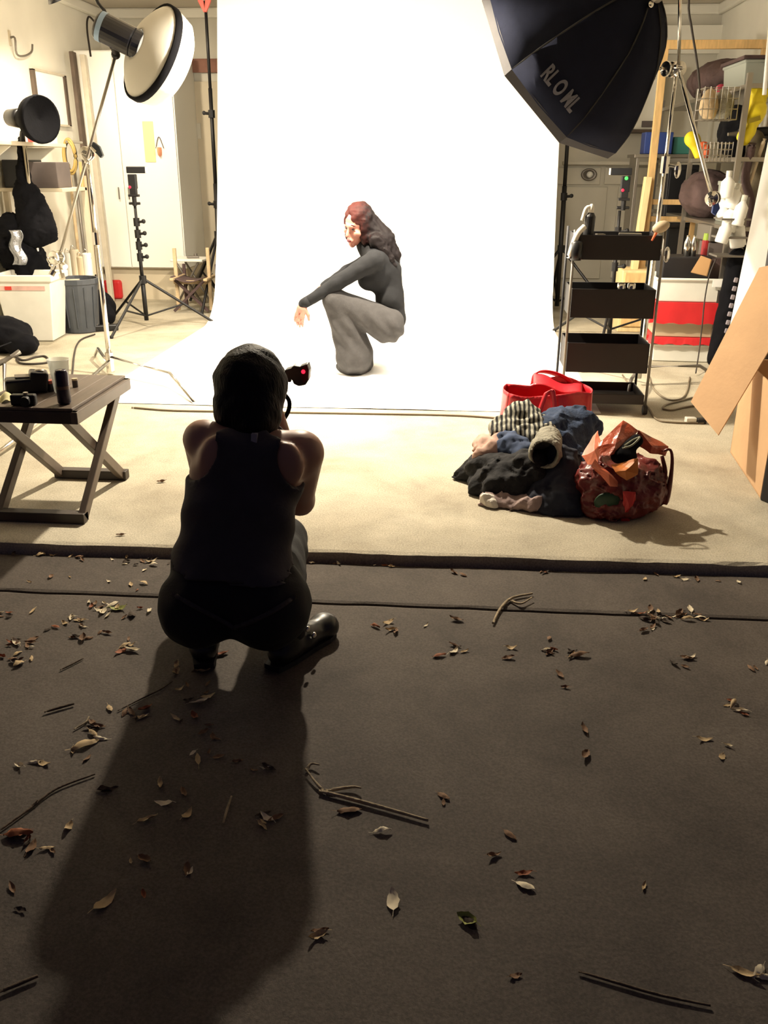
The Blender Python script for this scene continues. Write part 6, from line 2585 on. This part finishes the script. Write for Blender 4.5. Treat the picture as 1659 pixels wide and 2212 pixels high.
# dark small lamp clipped at the ceiling on the left
c = at(120, -8, 7.6)
t = thing('clip_lamp', 'small dark clamp lamp peeking in at the upper left edge', 'lamp', c)
bm = B()
lathe(bm, c, (.3, .4, -1), [(.02, -.10), (.04, -.06), (.075, .03), (.07, .03), (.03, -.05)], 20)
mk('shade', bm, 'strobe_body', parent=t, smooth=True, solid=.003)
bm = B()
tube(bm, [c + V((-.02, 0, .08)), c + V((-.06, .05, .2)), V((c.x - .06, 7.65, ZC))], .009, 6, 3)
mk('arm', bm, 'black_metal', parent=t)
bm = B()
ball(bm, c + V((.004, .008, .02)), (.022, .022, .025), seg=10)
mk('bulb', bm, 'bulb_glow', parent=t, smooth=True)
ld = bpy.data.lights.new('left_wall_fill', 'SPOT')  # spot and lit bulb added to brighten the left wall and wardrobe
ld.spot_size = math.radians(165)
ld.spot_blend = .5
ld.shadow_soft_size = .05
ld.energy = LEFT_FILL_W * 4
ld.color = WARM
lo = bpy.data.objects.new('left_wall_fill', ld)
COL.objects.link(lo)
lo.parent = t
lo.matrix_local = Matrix.Translation((.03, -.015, -.05)) @ V((.25, .35, -1)).normalized().to_track_quat('-Z', 'Y').to_matrix().to_4x4()
# ================================================================ LEAVES AND TWIGS ON THE DRIVEWAY
rl = random.Random(11)


def leaf_mesh(k):
    """curled dry leaf about 5 cm long with a midrib and a stalk"""
    r = random.Random(k)
    L, Wd = .05, .05 * r.uniform(.30, .46)
    curl, cup, tw = r.uniform(.1, .7), r.uniform(.1, .8), r.uniform(-.6, .6)
    bm = B()
    nu, nv = 7, 4
    g = []
    for i in range(nu + 1):
        u = i / nu
        w = Wd * (math.sin(math.pi * u ** .85) ** .8) * .5 + .0006
        row = []
        for j in range(nv + 1):
            v = j / nv * 2 - 1
            x = (u - .5) * L
            y = v * w * (1 + .12 * math.sin(u * 19 + j * 2 + k))
            z = abs(v) ** 1.3 * w * cup + curl * .016 * (2 * u - 1) ** 2 + .0016 * math.sin(u * 11 + v * 3 + k) + tw * v * w * (u - .5)
            row.append(bm.verts.new((x, y, z + .002)))
        g.append(row)
    for i in range(nu):
        for j in range(nv):
            bm.faces.new((g[i][j], g[i + 1][j], g[i + 1][j + 1], g[i][j + 1]))
    a = V((-.5 * L, 0, curl * .016 + .002))
    b = a + V((-.011, .002, -.003))
    w = V((0, .0006, 0))
    bm.faces.new([bm.verts.new(p) for p in (a - w, a + w, b + w, b - w)])
    me = bpy.data.meshes.new('leaf')
    bm.to_mesh(me)
    bm.free()
    me.polygons.foreach_set('use_smooth', [True] * len(me.polygons))
    return me


LM = {}
for ci, cn in enumerate(('leaf_tan', 'leaf_pale', 'leaf_brown', 'leaf_dark', 'leaf_rust', 'leaf_green')):
    LM[cn] = []
    for q in range(4):
        me = leaf_mesh(ci * 4 + q + 1)
        me.materials.append(MATS[cn])
        LM[cn].append(me)


def leaf(x, y, s, cn, label, group=None, rz=None, z=DZ, flip=None):
    me = rl.choice(LM[cn])
    o = bpy.data.objects.new('leaf', me)
    COL.objects.link(o)
    p = gz(x, y, z)
    fl = rl.random() < .25 if flip is None else flip
    sc = (s, s * rl.uniform(.75, 1.2), s * rl.uniform(.7, 1.4))
    o.scale = sc
    o.rotation_euler = (rl.uniform(-.3, .12) + (math.pi if fl else 0), rl.uniform(-.18, .18), rl.uniform(0, 6.28) if rz is None else rz)
    M = Euler(o.rotation_euler).to_matrix() @ Matrix.Diagonal(sc)
    lowz = min((M @ v.co).z for v in me.vertices)
    o.location = (p.x, p.y, z - lowz + .0008)
    o['label'] = label
    o['category'] = 'leaf'
    if group:
        o['group'] = group
    return o


MIXC = ['leaf_tan'] * 5 + ['leaf_pale'] * 3 + ['leaf_brown'] * 5 + ['leaf_dark'] * 3 + ['leaf_rust']
CLUS = [
    ('small dry leaf in the scatter between the garage step and the driveway joint', 'leaves between step and joint', [(70, 1195, 60, 8, 7), (170, 1205, 80, 12, 8), (280, 1222, 60, 14, 11), (330, 1215, 25, 15, 8), (90, 1245, 60, 12, 5), (300, 1262, 50, 14, 6), (700, 1215, 60, 8, 7), (860, 1220, 60, 10, 4), (990, 1240, 40, 10, 3), (1170, 1237, 40, 8, 4), (1400, 1252, 90, 10, 6), (1560, 1255, 60, 10, 5)]),
    ('dry leaf in the litter left of the squatting photographer', 'leaf litter left of the photographer', [(230, 1310, 50, 14, 15), (290, 1320, 40, 14, 9), (30, 1330, 40, 14, 7), (160, 1350, 30, 20, 11), (40, 1390, 45, 20, 14), (60, 1430, 50, 20, 11), (175, 1380, 40, 22, 9), (275, 1395, 26, 22, 6), (100, 1340, 60, 30, 5)]),
    ('dry leaf lying in or beside the photographer\'s shadow below the boots', 'leaves at the photographer\'s shadow', [(420, 1450, 50, 24, 8), (400, 1500, 60, 20, 9), (290, 1540, 70, 18, 11), (220, 1570, 60, 20, 6), (440, 1560, 60, 24, 7), (440, 1620, 60, 24, 9), (540, 1660, 60, 20, 6), (220, 1620, 60, 30, 5), (60, 1650, 40, 20, 4), (230, 1710, 30, 12, 3), (400, 1730, 70, 30, 6), (570, 1770, 30, 26, 9)]),
    ('small dry leaf on the concrete right of the photographer', 'leaves right of the photographer', [(860, 1360, 40, 8, 5), (940, 1345, 30, 14, 3), (1000, 1410, 40, 20, 4), (1080, 1410, 30, 14, 3), (1185, 1405, 16, 24, 9), (1240, 1415, 22, 10, 6), (1195, 1470, 30, 14, 3), (1500, 1430, 50, 14, 6), (1640, 1420, 20, 22, 5), (1590, 1530, 50, 30, 7), (1560, 1620, 70, 40, 4), (780, 1350, 30, 20, 2), (820, 1210, 40, 10, 2)]),
    ('curled leaf in the dark pile along the joint at the right', 'leaf pile on the joint', [(1385, 1325, 30, 8, 11), (1420, 1338, 40, 10, 16), (1470, 1330, 40, 8, 12), (1400, 1365, 22, 8, 5), (1510, 1338, 20, 6, 4)]),
    ('pale curled leaf on the dark concrete in the foreground', 'leaves in the foreground', [(55, 1810, 20, 14, 4), (95, 1840, 30, 14, 4), (150, 1800, 14, 14, 2), (60, 1930, 20, 30, 3), (300, 1880, 60, 60, 5), (400, 1890, 40, 20, 3), (690, 2020, 20, 10, 3), (930, 1720, 60, 20, 3), (1130, 1900, 18, 14, 2), (1380, 1940, 40, 20, 2), (1060, 1840, 60, 40, 3), (1110, 2110, 40, 20, 2), (1640, 2110, 20, 30, 3), (820, 1790, 30, 20, 2), (1230, 1600, 100, 60, 3)]),
]
for lb, gp_, cl in CLUS:
    for (x, y, sx_, sy_, n) in cl:
        for _ in range(max(1, round(n * .66))):
            px_, py_ = x + rl.gauss(0, .55) * sx_, y + rl.gauss(0, .6) * sy_
            py_ = max(py_, 1197 + px_ * .030)
            if 430 < px_ < 470 and 1380 < py_ < 1440 or 560 < px_ < 720 and 1330 < py_ < 1490:
                continue
            leaf(px_, py_, rl.uniform(.45, 1.0) * (1.0 if y > 1300 else .8), rl.choice(MIXC), lb, gp_)
# leaves that stand out
leaf(850, 1948, 1.15, 'leaf_pale', 'flat pale oval leaf alone in the middle foreground', rz=1.7, flip=False)
leaf(1010, 1990, .95, 'leaf_green', 'yellowish folded leaf in the foreground right of the pale oval leaf', rz=2.6, flip=False)
leaf(1012, 1996, .9, 'leaf_dark', 'dark leaf under the yellowish folded leaf in the foreground', rz=2.3, flip=True)
leaf(948, 1418, .95, 'leaf_rust', 'rust red leaf on the concrete right of the boots', rz=.4, flip=True)
leaf(185, 1612, 1.5, 'leaf_tan', 'large tan leaf on the left edge of the photographer\'s shadow', rz=.7, flip=True)
leaf(228, 1950, 1.3, 'leaf_tan', 'long curled tan leaf in the dark lower left', rz=1.15, flip=False)
leaf(755, 1752, 1.2, 'leaf_brown', 'cupped brown leaf below the forked twig', rz=.2, flip=True)
leaf(285, 1407, 1.2, 'leaf_pale', 'bright white curled leaf left of the photographer\'s left boot', rz=-.2, flip=False)
leaf(258, 1317, 1.25, 'leaf_green', 'yellow green leaf in the litter beside the driveway joint', rz=.1, flip=False)
leaf(432, 1520, 1.15, 'leaf_pale', 'pale narrow leaf in the shadow below the left boot', rz=.3, flip=False)
leaf(320, 1772, 1.0, 'leaf_tan', 'tan leaf alone in the middle of the photographer\'s shadow', rz=.6, flip=False)
leaf(480, 1415, .95, 'leaf_rust', 'orange tan leaf between the photographer\'s boots', rz=.6, flip=False)
leaf(40, 1805, 1.4, 'leaf_rust', 'curled red brown leaf at the left edge of the foreground', rz=.1, flip=True)
leaf(1250, 1418, 1.3, 'leaf_brown', 'big crumpled brown leaf in the clump right of the photographer', rz=.2, flip=True)
leaf(1608, 2105, 1.1, 'leaf_tan', 'pinkish tan leaf near the lower right corner', rz=-.4, flip=False)
leaf(350, 1042, .9, 'leaf_brown', 'single brown leaf on the garage slab beside the folding table', rz=.4, z=0)
leaf(262, 1157, .8, 'leaf_brown', 'single brown leaf on the slab edge below the folding table', rz=.2, z=0)
leaf(1135, 1915, .9, 'leaf_pale', 'small pale curled leaf in the foreground below the clothes heap', rz=-.5, flip=True)


def twig(label, pts, r, m='twig_bark', side=(), z=DZ, lift=0.):
    t = thing('twig', label, 'twig', gz(pts[0][0], pts[0][1], z))
    bm = B()
    ps = [gz(x, y, z + r * 1.0 + .001 + (lift if 0 < i < len(pts) - 1 else 0)) for i, (x, y) in enumerate(pts)]
    tube(bm, ps, [r * .55, r * .72, r * .5], 7, 5)
    mk('stem', bm, m, parent=t, smooth=True)
    for sp in side:
        bm = B()
        ps = [gz(x, y, z + r * .9 + .004 * i) for i, (x, y) in enumerate(sp)]
        tube(bm, ps, [r * .7, r * .3], 6, 4)
        mk('branch', bm, m, parent=t, smooth=True)
    return t


twig('forked twig lying in the middle of the driveway', [(690, 1708), (745, 1722), (830, 1745), (925, 1772)], .0072, side=([(700, 1710), (680, 1688), (660, 1660)], [(662, 1664), (672, 1650), (690, 1652)], [(704, 1708), (760, 1700), (780, 1702)]))
twig('curved twig lying across the driveway joint at the right', [(1065, 1346), (1080, 1316), (1105, 1292), (1150, 1282)], .0075, side=([(1100, 1296), (1125, 1304), (1150, 1290)],))
twig('long dark twig near the lower right corner', [(1250, 2098), (1330, 2122), (1430, 2150), (1535, 2172)], .0045, 'twig_dark')
twig('long thin dark twig with nodes at the left edge', [(-10, 1800), (60, 1750), (120, 1705), (205, 1672)], .0045, 'twig_dark', side=([(60, 1750), (75, 1735), (82, 1728)],))
twig('thin dark twig running toward the left boot', [(255, 1535), (300, 1512), (345, 1490), (372, 1472)], .0032, 'twig_dark')
twig('short dark stick left of the photographer\'s shadow', [(96, 1538), (130, 1528), (160, 1520)], .006, 'twig_dark')
twig('short thin stick in the litter left of the photographer', [(130, 1447), (155, 1435), (180, 1422)], .004, 'twig_dark')
twig('short stick in the lower left corner', [(0, 2142), (40, 2125), (82, 2108)], .006, 'twig_dark')
twig('small upright-lying twig in the photographer\'s shadow', [(482, 1778), (490, 1750), (500, 1720)], .005)
twig('thin pale twig fragment left in the litter above the shadow', [(160, 1575), (185, 1560), (192, 1548)], .004)
